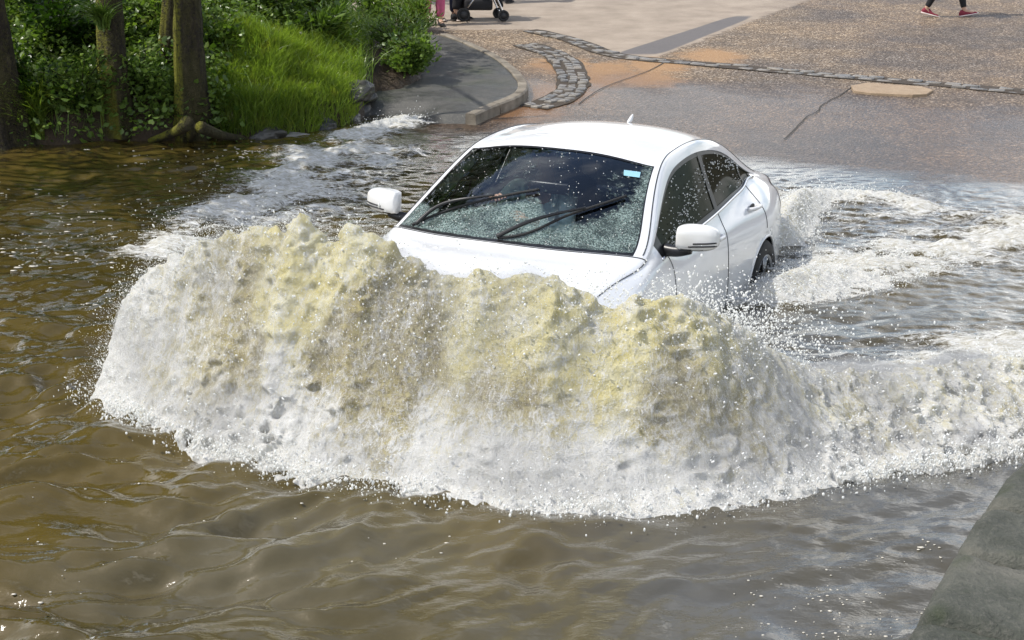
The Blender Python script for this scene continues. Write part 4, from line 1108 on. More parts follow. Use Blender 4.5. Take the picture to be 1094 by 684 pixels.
def hand_chain(bmlist, wrist, dirv, palmn, side, curl=.5, s=1.0):
    """five separate fingers on a palm: returns joints and edges for a Skin surface"""
    W_ = Vector(wrist); D = Vector(dirv).normalized(); Nn = Vector(palmn).normalized(); S_ = D.cross(Nn).normalized() * side
    objs = []
    J = [(*W_, .027 * s, .020 * s), (*(W_ + D * .04 * s), .038 * s, .016 * s), (*(W_ + D * .085 * s), .042 * s, .014 * s)]; E_ = [(0, 1), (1, 2)]
    objs.append((J, E_))
    for i, (o_, ln) in enumerate(((-.030, .072), (-.010, .080), (.010, .076), (.029, .060))):
        p = W_ + D * .078 * s + S_ * o_ * s; J = [(*p, .0105 * s)]; d = D + S_ * o_ * 2; a = 0
        for q in (.42, .32, .26):
            a += curl * .9; dd = (d * math.cos(a) + Nn * math.sin(a)).normalized(); p = p + dd * ln * q * s; J.append((*p, .0085 * s))
        objs.append((J, [(0, 1), (1, 2), (2, 3)]))
    p = W_ + D * .025 * s - S_ * .026 * s; J = [(*p, .012 * s)]
    for q, a in ((.035, .3), (.03, .5), (.024, .8)):
        p = p + (D * .75 - S_ * (.75 - a * .6) + Nn * a * curl * 1.5).normalized() * q * s; J.append((*p, .0095 * s))
    objs.append((J, [(0, 1), (1, 2), (2, 3)]))
    return objs
def person(loc, rz, label, P, mats, hairlong=.0, shoe=None, scale=1.0, parts=('shirt', 'trousers'), cat='person', tight=False, group=None):
    """P: pose dict of joint positions (x forward, y left) in metres for a figure 1.7 m tall"""
    root = empty('person', loc, rz); root.scale = (scale,) * 3; tag(root, label, cat, group)
    pel, ch, nk, hd = P['pelvis'], P['chest'], P['neck'], P['head']
    J = [(*pel, .135, .095), (*(np.array(pel) * .5 + np.array(ch) * .5), .115, .085), (*ch, .145, .095), (*nk, .055), (*(np.array(nk) * .4 + np.array(hd) * .6), .05)]
    E_ = [(0, 1), (1, 2), (2, 3), (3, 4)]
    for s in 'lr':
        i = len(J); hip, kn, an, toe = P['hip' + s], P['knee' + s], P['ankle' + s], P['toe' + s]
        J += [(*hip, .090), (*(np.array(hip) * .5 + np.array(kn) * .5), .078), (*kn, .055), (*(np.array(kn) * .6 + np.array(an) * .4), .056), (*an, .036), (*(np.array(an) * .35 + np.array(toe) * .65 - [0, 0, .01]), .034), (*toe, .024)]
        E_ += [(0, i)] + [(i + q, i + q + 1) for q in range(6)]
        i = len(J); sh, el, wr = P['sh' + s], P['el' + s], P['wr' + s]
        J += [(*sh, .055), (*(np.array(sh) * .5 + np.array(el) * .5), .046), (*el, .038), (*(np.array(el) * .6 + np.array(wr) * .4), .038), (*wr, .025)]
        E_ += [(2, i)] + [(i + q, i + q + 1) for q in range(4)]
    body_ = skin_obj('body', J, E_, mats['skin'], root)
    o = from_bm('head', head_bm(), mats['skin'], root); o.location = hd; o.rotation_euler = (0, P.get('nod', 0), P.get('turn', 0))
    hh_ = from_bm('hair', hair_bm(hairlong), mats['hair'], root); hh_.location = hd; hh_.rotation_euler = o.rotation_euler
    for s in (1, -1):
        e = bmesh.new(); bmesh.ops.create_uvsphere(e, u_segments=12, v_segments=8, radius=.0115, matrix=Matrix.Translation((.080, s * .028, .004)))
        ey = from_bm('eye', e, M_BLACK, root); ey.location = hd; ey.rotation_euler = o.rotation_euler
    lp = bmesh.new(); bmesh.ops.create_uvsphere(lp, u_segments=12, v_segments=8, radius=1, matrix=Matrix.Translation((.093, 0, -.060)) @ Matrix.Diagonal((.006, .024, .008, 1)))
    lpo = from_bm('mouth', lp, simple('lips', (.40, .16, .13), .5), root); lpo.location = hd; lpo.rotation_euler = o.rotation_euler
    for s, sd_ in (('l', 1), ('r', -1)):
        D = Vector(P['wr' + s]) - Vector(P['el' + s]); pn = P.get('palm' + s, (0, -sd_, 0))
        for J2, E2 in hand_chain(None, P['wr' + s], P.get('hd' + s, D), pn, sd_, P.get('curl', .45)): skin_obj('hand' if len(J2) == 3 else 'finger', J2, E2, mats['skin'], root, 2)
    # clothes follow the body a centimetre or two outside it
    g = .018
    Js = [(*(np.array(pel) + [0, 0, .02]), .15, .11), (*(np.array(pel) * .5 + np.array(ch) * .5), .135, .105), (*ch, .160, .112), (*(np.array(ch) * .25 + np.array(nk) * .75), .085, .07)]; Es = [(0, 1), (1, 2), (2, 3)]
    for s in 'lr':
        i = len(Js); sh, el, wr = map(np.array, (P['sh' + s], P['el' + s], P['wr' + s])); Js += [(*sh, .072), (*(sh * .5 + el * .5), .062), (*el, .054), (*(el * .15 + wr * .85), .042)]; Es += [(2, i)] + [(i + q, i + q + 1) for q in range(3)]
    skin_obj('shirt', Js, Es, mats['top'], root)
    f = 1.0 if tight else 1.32
    Jt = [(*(np.array(pel) + [0, 0, .05]), .145, .108), (*(np.array(pel) - [0, 0, .05]), .150, .11)]; Et = [(0, 1)]
    for s in 'lr':
        i = len(Jt); hip, kn, an = map(np.array, (P['hip' + s], P['knee' + s], P['ankle' + s])); Jt += [(*hip, .102), (*(hip * .5 + kn * .5), .088), (*kn, .062 * f), (*(kn * .5 + an * .5), .058 * f), (*(kn * .06 + an * .94), .044 * f * (1 if tight else 1.15))]
        Et += [(1, i)] + [(i + q, i + q + 1) for q in range(4)]
    skin_obj('trousers', Jt, Et, mats['legs'], root, root=1)
    for s in 'lr':
        an, toe = np.array(P['ankle' + s]), np.array(P['toe' + s]); d = toe - an; d[2] = 0; d /= np.linalg.norm(d) + 1e-6
        heel = np.array([an[0], an[1], 0]) - d * .055; 
        tl_ = np.array(toe); pitch = P.get('pitch' + s, 0.0); base_z = P.get('fz' + s, 0.0)
        yaw = math.atan2(d[1], d[0])
        e2 = empty('shoe', (float(an[0] - d[0] * .05), float(an[1] - d[1] * .05), base_z), yaw, root); e2.rotation_euler = (0, pitch, yaw)
        n1, n2 = 18, 20; V_ = []; V2 = []
        for i in range(n1):
            q = i / (n1 - 1); x = -.02 + q * .29; wv = .041 * (1 - .22 * math.exp(-((q - .35) / .18) ** 2)) * (max(0, 1 - abs(2 * q - 1) ** 5)) ** .5
            top_ = .105 if q < .25 else .105 - .062 * sstep(.25, .75, q); top_ *= (max(0.05, 1 - max(0, (q - .8) / .2) ** 2.5)) * (max(.3, min(1, .55 + q * 4)))
            for j in range(n2):
                a = j / n2 * 2 * PI; zz_ = math.sin(a); V_.append((x, math.cos(a) * wv * (1 if zz_ < .3 else 1 - .35 * (zz_ - .3)), .012 + (top_ - .012) * (zz_ + 1) / 2))
                V2.append((x * 1.02 - .002, math.cos(a) * (wv + .004), .002 + .011 * (zz_ + 1)))
        F_ = [(i * n2 + j, i * n2 + (j + 1) % n2, (i + 1) * n2 + (j + 1) % n2, (i + 1) * n2 + j) for i in range(n1 - 1) for j in range(n2)]
        mesh_np('upper', V_, F_, mats['shoe'], e2); mesh_np('sole', V2, F_, mats['sole'], e2)
    return root
def stand(step=0.0, lean=0.0, arms='down', push=False):
    P = dict(pelvis=(0, 0, .93), chest=(.02 + lean, 0, 1.28), neck=(.02 + lean * 1.2, 0, 1.45), head=(.05 + lean * 1.4, 0, 1.60))
    for s, y, st in (('l', 1, step), ('r', -1, -step)):
        P['hip' + s] = (0, y * .09, .88); P['knee' + s] = (st * .55 + .03, y * .095, .49 - abs(st) * .04); P['ankle' + s] = (st, y * .10, .085 + (0.05 if st < 0 and step else 0)); P['toe' + s] = (st + .17, y * .11, .03)
        P['sh' + s] = (lean, y * .185, 1.39)
        if push: P['el' + s] = (.10 + lean, y * .23, 1.13); P['wr' + s] = (.33 + lean, y * .20, 1.06)
        else: P['el' + s] = (-.03 - st * .3, y * .25, 1.12); P['wr' + s] = (.06 - st * .6, y * .26, .88)
    return P
M_PINK = cloth('pink_cloth', (.50, .10, .20)); M_NAVY = cloth('navy_cloth', (.012, .018, .045)); M_BLKC = cloth('black_cloth', (.010, .010, .012)); M_CREAM = cloth('cream_cloth', (.58, .52, .45))
M_GREYC = cloth('grey_cloth', (.20, .21, .22)); M_BLUEC = cloth('pale_blue_cloth', (.55, .78, .80)); M_MAROON = cloth('maroon_cloth', (.22, .025, .045)); M_SOLEW = simple('white_sole', (.75, .66, .62), .6); M_SOLEB = simple('dark_sole', (.02, .02, .02), .7)
gp = 'people standing on the road beside the pavement'
def spot(u, v): p = on_road(u, v); return (float(p[0]), float(p[1]), float(p[2]) + .006)
person(spot(463, 27), R(-80), 'person in pink trousers and a cream coat beside the green plants', stand(.03), dict(skin=M_SKIN, hair=M_HAIRB, top=M_CREAM, legs=M_PINK, shoe=M_BLKC, sole=M_SOLEB), .8, group=gp)
person(spot(477, 22), R(-60), 'person in navy trousers between the pink trousers and the pushchair', stand(.05), dict(skin=M_SKIN, hair=M_HAIRD, top=M_GREYC, legs=M_NAVY, shoe=M_BLKC, sole=M_SOLEW), .0, group=gp)
person(spot(489, 22), R(15), 'person in black trousers holding the pushchair', stand(.06, .04, push=True), dict(skin=M_SKIN, hair=M_HAIRD, top=M_BLKC, legs=M_BLKC, shoe=M_BLKC, sole=M_SOLEB), .6, group=gp)
person(spot(538, 3), R(70), 'person in grey trousers standing beyond the pushchair', stand(.08), dict(skin=M_SKIN, hair=M_HAIRD, top=M_NAVY, legs=M_GREYC, shoe=M_BLKC, sole=M_SOLEB), .0, group=gp)
Pw = stand(.30, .05); Pw['anklel'] = (.30, .06, .10); Pw['toel'] = (.46, .06, .07); Pw['pitchl'] = -.22; Pw['fzl'] = .0
Pw['ankler'] = (-.30, -.06, .11); Pw['toer'] = (-.14, -.06, .03); Pw['pitchr'] = .22; Pw['fzr'] = .05
person((lambda a: (a[0], a[1], a[2] - .01))(spot(1009, 18)), R(-6), 'person in black leggings and maroon trainers striding across the road at the right', Pw, dict(skin=M_SKIN, hair=M_HAIRD, top=M_MAROON, legs=M_BLKC, shoe=M_MAROON, sole=M_SOLEW), .9, tight=True)
# pushchair
pc = spot(513, 22); pr = empty('pushchair', pc, R(12)); tag(pr, 'black pushchair with silver frame and twin small wheels on the road', 'pushchair')
def pwheel(x, y, r_):
    w = empty('wheel', (x, y, r_), 0, pr)
    for s in (-.022, .022):
        bm = bmesh.new(); a = np.linspace(0, 2 * PI, 29); bm_arrays(bm, *tube_arrays(np.stack([(r_ - .018) * np.cos(a), 0 * a + s, (r_ - .018) * np.sin(a)], 1), .018, 8, False)); from_bm('tyre', bm, M_RUBBER, w)
        bm = bmesh.new(); bmesh.ops.create_cone(bm, segments=20, radius1=r_ - .03, radius2=r_ - .03, depth=.018, cap_ends=True, matrix=Matrix.Translation((0, s, 0)) @ Matrix.Rotation(PI / 2, 4, 'X')); from_bm('rim', bm, M_DARK, w)
for x, y, r_ in ((-.30, .24, .10), (-.30, -.24, .10), (.32, .20, .085), (.32, -.20, .085)): pwheel(x, y, r_)
for s in (1, -1):
    tube('frame', spline([(.32, s * .20, .10), (.22, s * .22, .32), (-.10, s * .24, .62), (-.42, s * .24, .98)], 20), .013, M_CHROME, pr, 8)
    tube('frame', [(-.30, s * .24, .12), (-.12, s * .24, .36), (.06, s * .23, .56)], .012, M_CHROME, pr, 8)
tube('axle', [(-.30, -.24, .10), (-.30, .24, .10)], .012, M_CHROME, pr, 8); tube('axle', [(.30, -.20, .14), (.30, .20, .14)], .012, M_CHROME, pr, 8)
tube('handlebar', [(-.42, -.25, .98), (-.42, .25, .98)], .017, M_RUBBER, pr, 10)
bm = bmesh.new(); A = [(-.22, .86), (-.16, .60), (-.10, .42), (.02, .37), (.20, .38), (.26, .30), (.30, .18)]
vs = [[bm.verts.new((x, y, z)) for x, z in A] for y in (-.19, .19)]
for i in range(len(A) - 1): bm.faces.new((vs[0][i], vs[0][i + 1], vs[1][i + 1], vs[1][i]))
o = from_bm('seat', bm, M_BLKC, pr, sub=1); o.modifiers.new('t', 'SOLIDIFY').thickness = .04
bm = bmesh.new(); a = np.linspace(R(20), R(120), 12); vs = [[bm.verts.new((-.10 + .36 * math.cos(q) * 1.0, y, .66 + .36 * math.sin(q))) for q in a] for y in (-.21, -.1, .1, .21)]
for i in range(3):
    for j in range(11): bm.faces.new((vs[i][j], vs[i][j + 1], vs[i + 1][j + 1], vs[i + 1][j]))
o = from_bm('hood', bm, M_BLKC, pr); o.modifiers.new('t', 'SOLIDIFY').thickness = .02
bm = bmesh.new(); bm_box(bm, (-.05, 0, .24), (.42, .36, .16)); from_bm('basket', bm, M_BLKC, pr, bevel=.03)
# driver, seen through the windscreen (car's right-hand seat)
Pd = dict(pelvis=(-.02, 0, .12), chest=(-.13, 0, .47), neck=(-.15, 0, .64), head=(-.12, 0, .80),
          shl=(-.12, .18, .58), shr=(-.12, -.18, .58), ell=(.12, .27, .36), elr=(.14, -.24, .40), wrl=(.36, .12, .46), wrr=(.42, -.10, .56),
          hipl=(.05, .09, .10), hipr=(.05, -.09, .10), kneel=(.45, .13, .26), kneer=(.45, -.13, .26), anklel=(.78, .12, -.02), ankler=(.78, -.12, -.02), toel=(.92, .12, -.05), toer=(.92, -.12, -.05),
          palml=(.3, -.8, -.3), palmr=(.5, .6, -.5), hdr=(.5, .3, .5), curl=.8, fzl=-.10, fzr=-.10)
drv = person((0, 0, 0), 0, 'driver in a pale blue shirt holding the steering wheel of the white car', Pd, dict(skin=M_SKIN, hair=M_HAIRD, top=M_BLUEC, legs=M_NAVY, shoe=M_BLKC, sole=M_SOLEB), .0)
drv.matrix_world = CARM @ Matrix.Translation((2.315 - 2.60, -.37, .42))
# ------------------------------------------------------------------ water
# foam belts on the water: (path of world points with half width, strength)
def wpt(u, v, z=WZ): p = at(u, v, z); return (p[0], p[1])
belts = [
 # trailing bow wave on the right
 ([(700, 455, .55), (820, 440, .60), (930, 425, .62), (1020, 408, .66), (1100, 395, .7), (1250, 385, .75)], 1.0),
 # two belts behind the rear wheel
 ([(806, 322, .22), (850, 305, .42), (920, 290, .50), (1000, 274, .50), (1100, 262, .55), (1250, 250, .5)], 1.0),
 ([(835, 205, .22), (880, 212, .30), (950, 214, .34), (1020, 232, .36), (1100, 236, .4), (1250, 240, .4)], .8),
 ([(835, 250, .45), (880, 240, .55), (930, 236, .6), (1010, 250, .6), (1100, 262, .5)], .55),
 # left wake running back to the pavement
 ([(160, 268, .30), (230, 240, .42), (290, 210, .42), (330, 178, .5), (370, 152, .4), (440, 130, .26)], 1.0),
 ([(250, 250, .5), (330, 215, .65), (380, 180, .55), (420, 160, .4)], .72),
 ([(372, 142, .12), (410, 135, .15), (462, 126, .08)], .75),
]
def belt_mask(X, Y):
    m_ = np.zeros_like(X)
    for path, st in belts:
        P = np.array([(*wpt(u, v), w) for u, v, w in path]); Q = spline(P, 40)
        best = np.full(X.shape, 9.0)
        for k in range(39):
            a, b = Q[k], Q[k + 1]; dx, dy = b[0] - a[0], b[1] - a[1]; l2 = dx * dx + dy * dy
            t_ = np.clip(((X - a[0]) * dx + (Y - a[1]) * dy) / l2, 0, 1)
            d = np.hypot(X - a[0] - t_ * dx, Y - a[1] - t_ * dy) / (a[2] + (b[2] - a[2]) * t_)
            best = np.minimum(best, d)
        m_ = np.maximum(m_, st * np.exp(-best ** 2 * 1.1))
    return m_
wx_ = nonuni(-5.6, 5.2, .019, -60, 60, 1.12); wy_ = nonuni(3.4, 17.5, .021, -60, 17.6, 1.12)
WX, WY = np.meshgrid(wx_, wy_, indexing='ij')
inb = (WX > -6) & (WX < 6) & (WY > 3)
foam = np.where(inb, belt_mask(WX, WY), 0)
# long smooth swirling ripples, strongest near left
def ripples(X, Y):
    qx = X + .35 * fbm(X * .8, Y * .8, 2, 1); qy = Y + .30 * fbm(X * .9, Y * .9, 2, 4)
    c_, s_ = math.cos(R(24)), math.sin(R(24))
    a = (qx * c_ + qy * s_); b = (-qx * s_ + qy * c_)
    h = .42 * vn(a * 2.2, b * 4.6, 0) + .36 * vn(a * 5.0 + 5, b * 9.5, 1)
    h = h + .13 * vn(a * 9, b * 16, 2) + .04 * vn(a * 19, b * 30, 3)
    return h
def chop(X, Y):
    return .5 * fbm(X * 4, Y * 7, 3, 2) + .5 * fbm(X * 10 + 3 * vn(X, Y, 1), Y * 14, 3, 5)
leftw = sstep(1.2, -1.6, WX + .25 * (WY - 5)); nearw = sstep(9.5, 6.5, WY)
A1 = .018 + .085 * leftw * (.30 + .70 * nearw) + .010 * nearw
h = A1 * ripples(WX, WY)
busy = np.clip(belt_mask(WX - .1, WY + .1) + .0, 0, 1) * inb
backr = sstep(-1.5, 1.0, WX) * sstep(8, 9.5, WY) * sstep(16, 12.5, WY)
backl = sstep(-.6, -1.8, WX) * sstep(11, 12.5, WY)
shal = sstep(-.01, .16, WZ - ground_z(WX, WY)); backr = backr * shal
h = h * (.25 + .75 * shal) + (.006 * (.3 + .7 * shal) + .012 * backr + .004 * backl) * chop(WX, WY)
f1 = fbm(WX * 2.2, WY * 3.4, 5, 3, .6)
foamn = np.clip(foam * (1.0 + 1.5 * f1), 0, 1.2)
h += foamn * (.03 + .055 * fbm(WX * 4, WY * 7, 4, 6, .55) + .012 * np.abs(fbm(WX * 12, WY * 18, 3, 2)))
# hollow beside the car and a swell before the wave's foot
WV = WZ + h
depth = np.clip(WZ - ground_z(WX, WY), -.2, 1)
body = 1 - np.exp(-np.clip(depth + .012, 0, 1) * 11)
body = np.maximum(body, sstep(-.2, -1.6, WX) * sstep(17.0, 15.5, WY))
body = np.maximum(body, foamn * .8)
WV = np.where(depth < 0, WZ + h * .4, WV)
t = NT('muddy_water')
pos = t.coord()
bodya = t.attr('body'); fo = t.attr('foam')
big = t.noise(.45, 4, .55)
mud = t.mix(t.rng(big, .35, .65, 0, 1), (.046, .034, .006), (.088, .063, .016))
mud = t.mix(t.math('MULTIPLY', t.attr('grey'), t.rng(t.noise(1.1, 4), .35, .6, .5, 1)), mud, (.085, .082, .072)); silt = t.attr('silt'); mud = t.mix(t.rng(t.math('ADD', silt, t.math('MULTIPLY', t.math('SUBTRACT', t.noise(1.8, 5, .6, dist=.6), .5), .9)), .3, .8, 0, .9), mud, (.090, .076, .042))  # right foreground: sky reflection painted in as grey, plus the shallow road's tone
b1_ = t.noise(9, 4, .55, stretch=(1, 1.8, 1)); b2_ = t.noise(42, 4, .6, stretch=(1, 1.5, 1))
rough_in = t.attr('chop')
hh = t.math('ADD', t.math('MULTIPLY', b1_, .9), t.math('MULTIPLY', t.math('MULTIPLY', b2_, rough_in), .35))
nrm = t.bump(hh, .35, .02)
tr = t.n('ShaderNodeBsdfTransparent'); tr.inputs[0].default_value = (.80, .72, .58, 1)
df = t.n('ShaderNodeBsdfDiffuse'); t.l(mud, df.inputs[0])
under = t.mixs(bodya, tr.outputs[0], df.outputs[0])
gl = t.n('ShaderNodeBsdfGlossy'); gl.inputs['Roughness'].default_value = .045; t.l(nrm, gl.inputs['Normal'])
fr = t.n('ShaderNodeFresnel'); fr.inputs[0].default_value = 1.36; t.l(nrm, fr.inputs['Normal'])
wat = t.mixs(t.math('MULTIPLY', fr.outputs[0], 1.9, True), under, gl.outputs[0])
clr = t.n('ShaderNodeBsdfTransparent'); shn = t.math('ADD', t.attr('shore'), t.math('MULTIPLY', t.math('SUBTRACT', t.noise(2.2, 6, .68, stretch=(.5, 1, 1)), .5), 1.0)); wat = t.mixs(t.math('MULTIPLY', t.rng(shn, .25, .85, 0, 1), t.rng(t.attr('shore'), 0, .15, 0, 1)), clr.outputs[0], wat)
fn = t.noise(26, 6, .70, stretch=(.55, 1.5, 1), dist=.6); fn2 = t.noise(110, 4, .65, stretch=(.6, 1.3, 1))
fm = t.math('ADD', fo, t.math('MULTIPLY', t.math('SUBTRACT', t.math('ADD', t.math('MULTIPLY', fn, .65), t.math('MULTIPLY', fn2, .35)), .5), 3.0))
fmask = t.math('MULTIPLY', t.rng(fm, .42, .85, 0, .97), t.rng(fo, .04, .25, 0, 1))
fcol = t.mix(t.rng(fn, .4, .62, 0, 1), (.52, .49, .40), (.84, .84, .82))
foamsh = t.pbr(fcol, .55, 0, .5, t.bump(t.math('ADD', fn, t.math('MULTIPLY', fn2, .6)), .9, .03))
M_WATER = t.done(t.mixs(fmask, wat, foamsh))
silt_a = np.exp(-(((WX + .9) / 1.0) ** 2 + ((WY - 5.3) / .9) ** 2)) * .9
silt_a = np.maximum(silt_a, .75 * np.exp(-(((WX + .2) / 1.1) ** 2 + ((WY - 4.6) / .9) ** 2)))
chop_a = np.clip(.10 + .9 * backr + .5 * backl + foamn, 0, 1)
o = mesh_np('water', np.stack([WX, WY, WV], -1).reshape(-1, 3), grid_faces(len(wx_), len(wy_)), M_WATER,
            attrs=dict(shore=np.maximum(sstep(.0, .085, WZ - ground_z(WX, WY)), sstep(-1.0, -1.6, WX)), body=body, foam=foamn, silt=silt_a, chop=chop_a, grey=sstep(-.3, .9, WX) * sstep(9, 7, WY)))
tag(o, kind='structure')

# ------------------------------------------------------------------ splash: a noisy density turned into a surface
import openvdb
def interp_m(n, cells):
    """cubic B-spline interpolation of a lattice of cells+3 values at n places"""
    t_ = np.linspace(0, cells, n, endpoint=False); i = np.floor(t_).astype(int); f = t_ - i
    M_ = np.zeros((n, cells + 3), 'f4'); r_ = np.arange(n)
    M_[r_, i] = (1 - f) ** 3 / 6; M_[r_, i + 1] = (3 * f ** 3 - 6 * f ** 2 + 4) / 6
    M_[r_, i + 2] = (-3 * f ** 3 + 3 * f ** 2 + 3 * f + 1) / 6; M_[r_, i + 3] = f ** 3 / 6
    return M_
def noise3(shape, size, wl, rg):
    """value noise over a box of metres `size` with wavelengths `wl`"""
    cells = [max(1, int(round(s / w))) for s, w in zip(size, wl)]
    a = rg.standard_normal([c + 3 for c in cells]).astype('f4')
    a = np.tensordot(interp_m(shape[0], cells[0]), a, (1, 0))
    a = np.einsum('ajk,bj->abk', a, interp_m(shape[1], cells[1]), optimize=True)
    a = np.tensordot(a, interp_m(shape[2], cells[2]), (2, 1)).astype('f4')
    return a / (a.std() + 1e-6)

def build_splash(name, label, path, res, rlim, zlim, seed, amp=1.0, curl=.18, lumps=1.0, mat=None, drops=(4000, 2500), shell=0):
    """path rows: x, y, crest height above water, back width, front width, yellowness"""
    rg = np.random.default_rng(seed)
    P = spline(np.array(path, float), 400)
    d = np.r_[0, np.cumsum(np.hypot(*np.diff(P[:, :2], axis=0).T))]; LEN = d[-1]
    ns = int(LEN / res); nr = int((rlim[1] - rlim[0]) / res); nz = int((zlim[1] - zlim[0]) / res)
    s = np.linspace(0, LEN, ns); Q = np.stack([np.interp(s, d, P[:, k]) for k in range(P.shape[1])], 1)
    T = np.gradient(Q[:, :2], axis=0); T /= np.linalg.norm(T, axis=1)[:, None]; N = np.stack([T[:, 1], -T[:, 0]], 1)
    ker = np.hanning(max(5, ns // 12)); ker /= ker.sum()
    pad = len(ker) // 2
    N = np.stack([np.convolve(np.pad(N[:, k], pad, 'edge'), ker, 'same')[pad:-pad] if pad else N[:, k] for k in range(2)], 1)[:ns]; N /= np.linalg.norm(N, axis=1)[:, None]
    r = np.linspace(rlim[0], rlim[1], nr); z = np.linspace(zlim[0], zlim[1], nz)
    shp = (ns, nr, nz); size = (LEN, rlim[1] - rlim[0], zlim[1] - zlim[0])
    H = Q[:, 2][:, None]; B = Q[:, 3][:, None]; Fw = Q[:, 4][:, None]
    # uneven crest
    cn = np.interp(s, np.arange(0, LEN + 1, .42), rg.standard_normal(len(np.arange(0, LEN + 1, .42))))[:, None]
    cn2 = np.interp(s, np.arange(0, LEN + 1, .15), rg.standard_normal(len(np.arange(0, LEN + 1, .15))))[:, None]
    H = H * (1 + .035 * lumps * cn + .018 * lumps * cn2)
    rr = r[None, :]
    q = np.clip(rr / Fw, 0, 1.2); pf = (1 - sstep(0, 1, q)) * .45 + np.clip(1 - q, 0, 1) ** 1.25 * .55
    qb = np.clip(-rr / B, 0, 1.5); pb = 1 - sstep(0, 1, qb) * 1.0
    prof = np.where(rr > 0, pf, pb)
    prof = prof * H - 1.1 * np.clip(q - 1, 0, 1) - .25 * np.clip(qb - 1, 0, 1)
    D = (prof[:, :, None] - z[None, None, :]).astype('f4')
    hn = np.clip(Q[:, 2] / .9, .25, 1)[:, None, None].astype('f4')
    a = amp
    env = (.30 + .70 * np.clip(z / .5, 0, 1))[None, None, :].astype('f4') * hn
    # falling sheets: fine across the wave, long down its face
    D += (a * .030) * noise3(shp, size, (.40, .9, .7), rg) * env * .85
    D += (a * .024) * noise3(shp, size, (.13, .75, .45), rg) * env
    D += (a * .018) * noise3(shp, size, (.055, .36, .22), rg) * env
    turb = (.45 + .55 * np.clip(1 - z / .45, 0, 1))[None, None, :].astype('f4')
    n_ = noise3(shp, size, (.17, .17, .15), rg)
    D += (a * .006) * (-np.minimum(np.abs(n_), 1.25) + .8) * (.5 + .5 * hn)
    n_ = noise3(shp, size, (.085, .085, .075), rg); D += (a * .009) * (-np.minimum(np.abs(n_), 1.25) + .8) * (.5 + .5 * turb)
    n_ = noise3(shp, size, (.040, .042, .038), rg); D += (a * .014) * (1 - 1.3 * np.minimum(np.abs(n_), 1.4)) * (.55 + .45 * turb)
    rough_loc = np.clip(noise3(shp, size, (.5, .5, .4), rg) * .5 + .6, 0, 1.3)
    n_ = noise3(shp, size, (.024, .026, .024), rg); D += (a * .0155) * n_ * rough_loc * (.4 + .6 * turb)
    edge_s = np.minimum(s, LEN - s)
    D -= (.30 * sstep(.22, 0, edge_s))[:, None, None].astype('f4')
    D[:, :, -1] = -1; D[:, 0, :] = -1; D[:, -1, :] = -1; D[0] = -1; D[-1] = -1; D[:, :, 0] = -1
    g = openvdb.FloatGrid(); g.background = -1.0
    g.copyFromArray(D, tolerance=0.0)
    pts, tri, quad = g.convertToPolygons(isovalue=0.0, adaptivity=0.0)
    pts = np.asarray(pts, 'f8'); quad = np.asarray(quad)
    si = np.clip(pts[:, 0] / (ns - 1) * LEN, 0, LEN); ri = rlim[0] + pts[:, 1] / (nr - 1) * (rlim[1] - rlim[0]); zi = zlim[0] + pts[:, 2] / (nz - 1) * (zlim[1] - zlim[0])
    Hs = np.interp(si, s, Q[:, 2])
    lean = curl * Hs * np.clip(zi / np.maximum(Hs, .15), 0, 1.4) ** 2
    def world_(si, ri, zi, lean):
        bx = np.interp(si, s, Q[:, 0]); by = np.interp(si, s, Q[:, 1]); nx = np.interp(si, s, N[:, 0]); ny = np.interp(si, s, N[:, 1])
        return np.stack([bx + nx * (ri + lean), by + ny * (ri + lean), WZ + zi], 1)
    W3 = world_(si, ri, zi, lean)
    zn = zi / np.maximum(Hs, .2)
    fr_ = ri / np.interp(si, s, Q[:, 4])
    yel = np.interp(si, s, Q[:, 5])
    m1 = fbm(si * 2.2, ri * 1.6 + zi * 1.6, 4, 2); m2 = fbm(si * 8, (ri - zi) * 2.4, 4, 5)
    aer = 1.0 - yel * sstep(.02, .46, zn + .30 * m1 + .10 * m2)          # 1 white foam .. 0 clear brown water
    brown = yel * sstep(.10, .5, .60 - np.abs(zn - .42) + .9 * m1 + .2 * m2) * sstep(1.0, .4, np.abs(fr_ - .5) * 1.4)
    if shell:
        # a loose envelope round the wave, filled with thin spray
        st_ = 4; Dm = D[::st_, ::st_, ::st_].copy()
        for _ in range(4):
            for ax in (0, 1, 2):
                Dm[tuple(slice(1, -1) if a_ == ax else slice(None) for a_ in range(3))] = (np.roll(Dm, 1, ax) + 2 * Dm + np.roll(Dm, -1, ax))[tuple(slice(1, -1) if a_ == ax else slice(None) for a_ in range(3))] / 4
        shp2 = Dm.shape; Dm += .030 * noise3(shp2, size, (.22, .3, .25), rg) + .018 * noise3(shp2, size, (.10, .14, .12), rg)
        Dm[0] = Dm[-1] = -1; Dm[:, 0] = Dm[:, -1] = -1; Dm[:, :, -1] = -1; Dm[:, :, :2] = -1
        g2 = openvdb.FloatGrid(); g2.background = -1.0; g2.copyFromArray(Dm, tolerance=0.0)
        p2, _t, q2 = g2.convertToPolygons(isovalue=-shell, adaptivity=0.0); p2 = np.asarray(p2, 'f8') * st_
        s2 = np.clip(p2[:, 0] / (ns - 1) * LEN, 0, LEN); r2 = rlim[0] + p2[:, 1] / (nr - 1) * (rlim[1] - rlim[0]); z2 = zlim[0] + p2[:, 2] / (nz - 1) * (zlim[1] - zlim[0])
        H2 = np.interp(s2, s, Q[:, 2]); W2 = world_(s2, r2, z2, curl * H2 * np.clip(z2 / np.maximum(H2, .15), 0, 1.4) ** 2)
        so = mesh_np('spray_haze', W2, np.asarray(q2), M_HAZE); tag(so, 'thin white haze of spray clinging round the ' + name.replace('_', ' '), 'spray', kind='stuff')
    o = mesh_np(name, W3, quad, mat, attrs=dict(aer=aer, brown=brown, su=si, fall=ri - zi, zz=zi))
    tag(o, label, 'splash', kind='stuff')
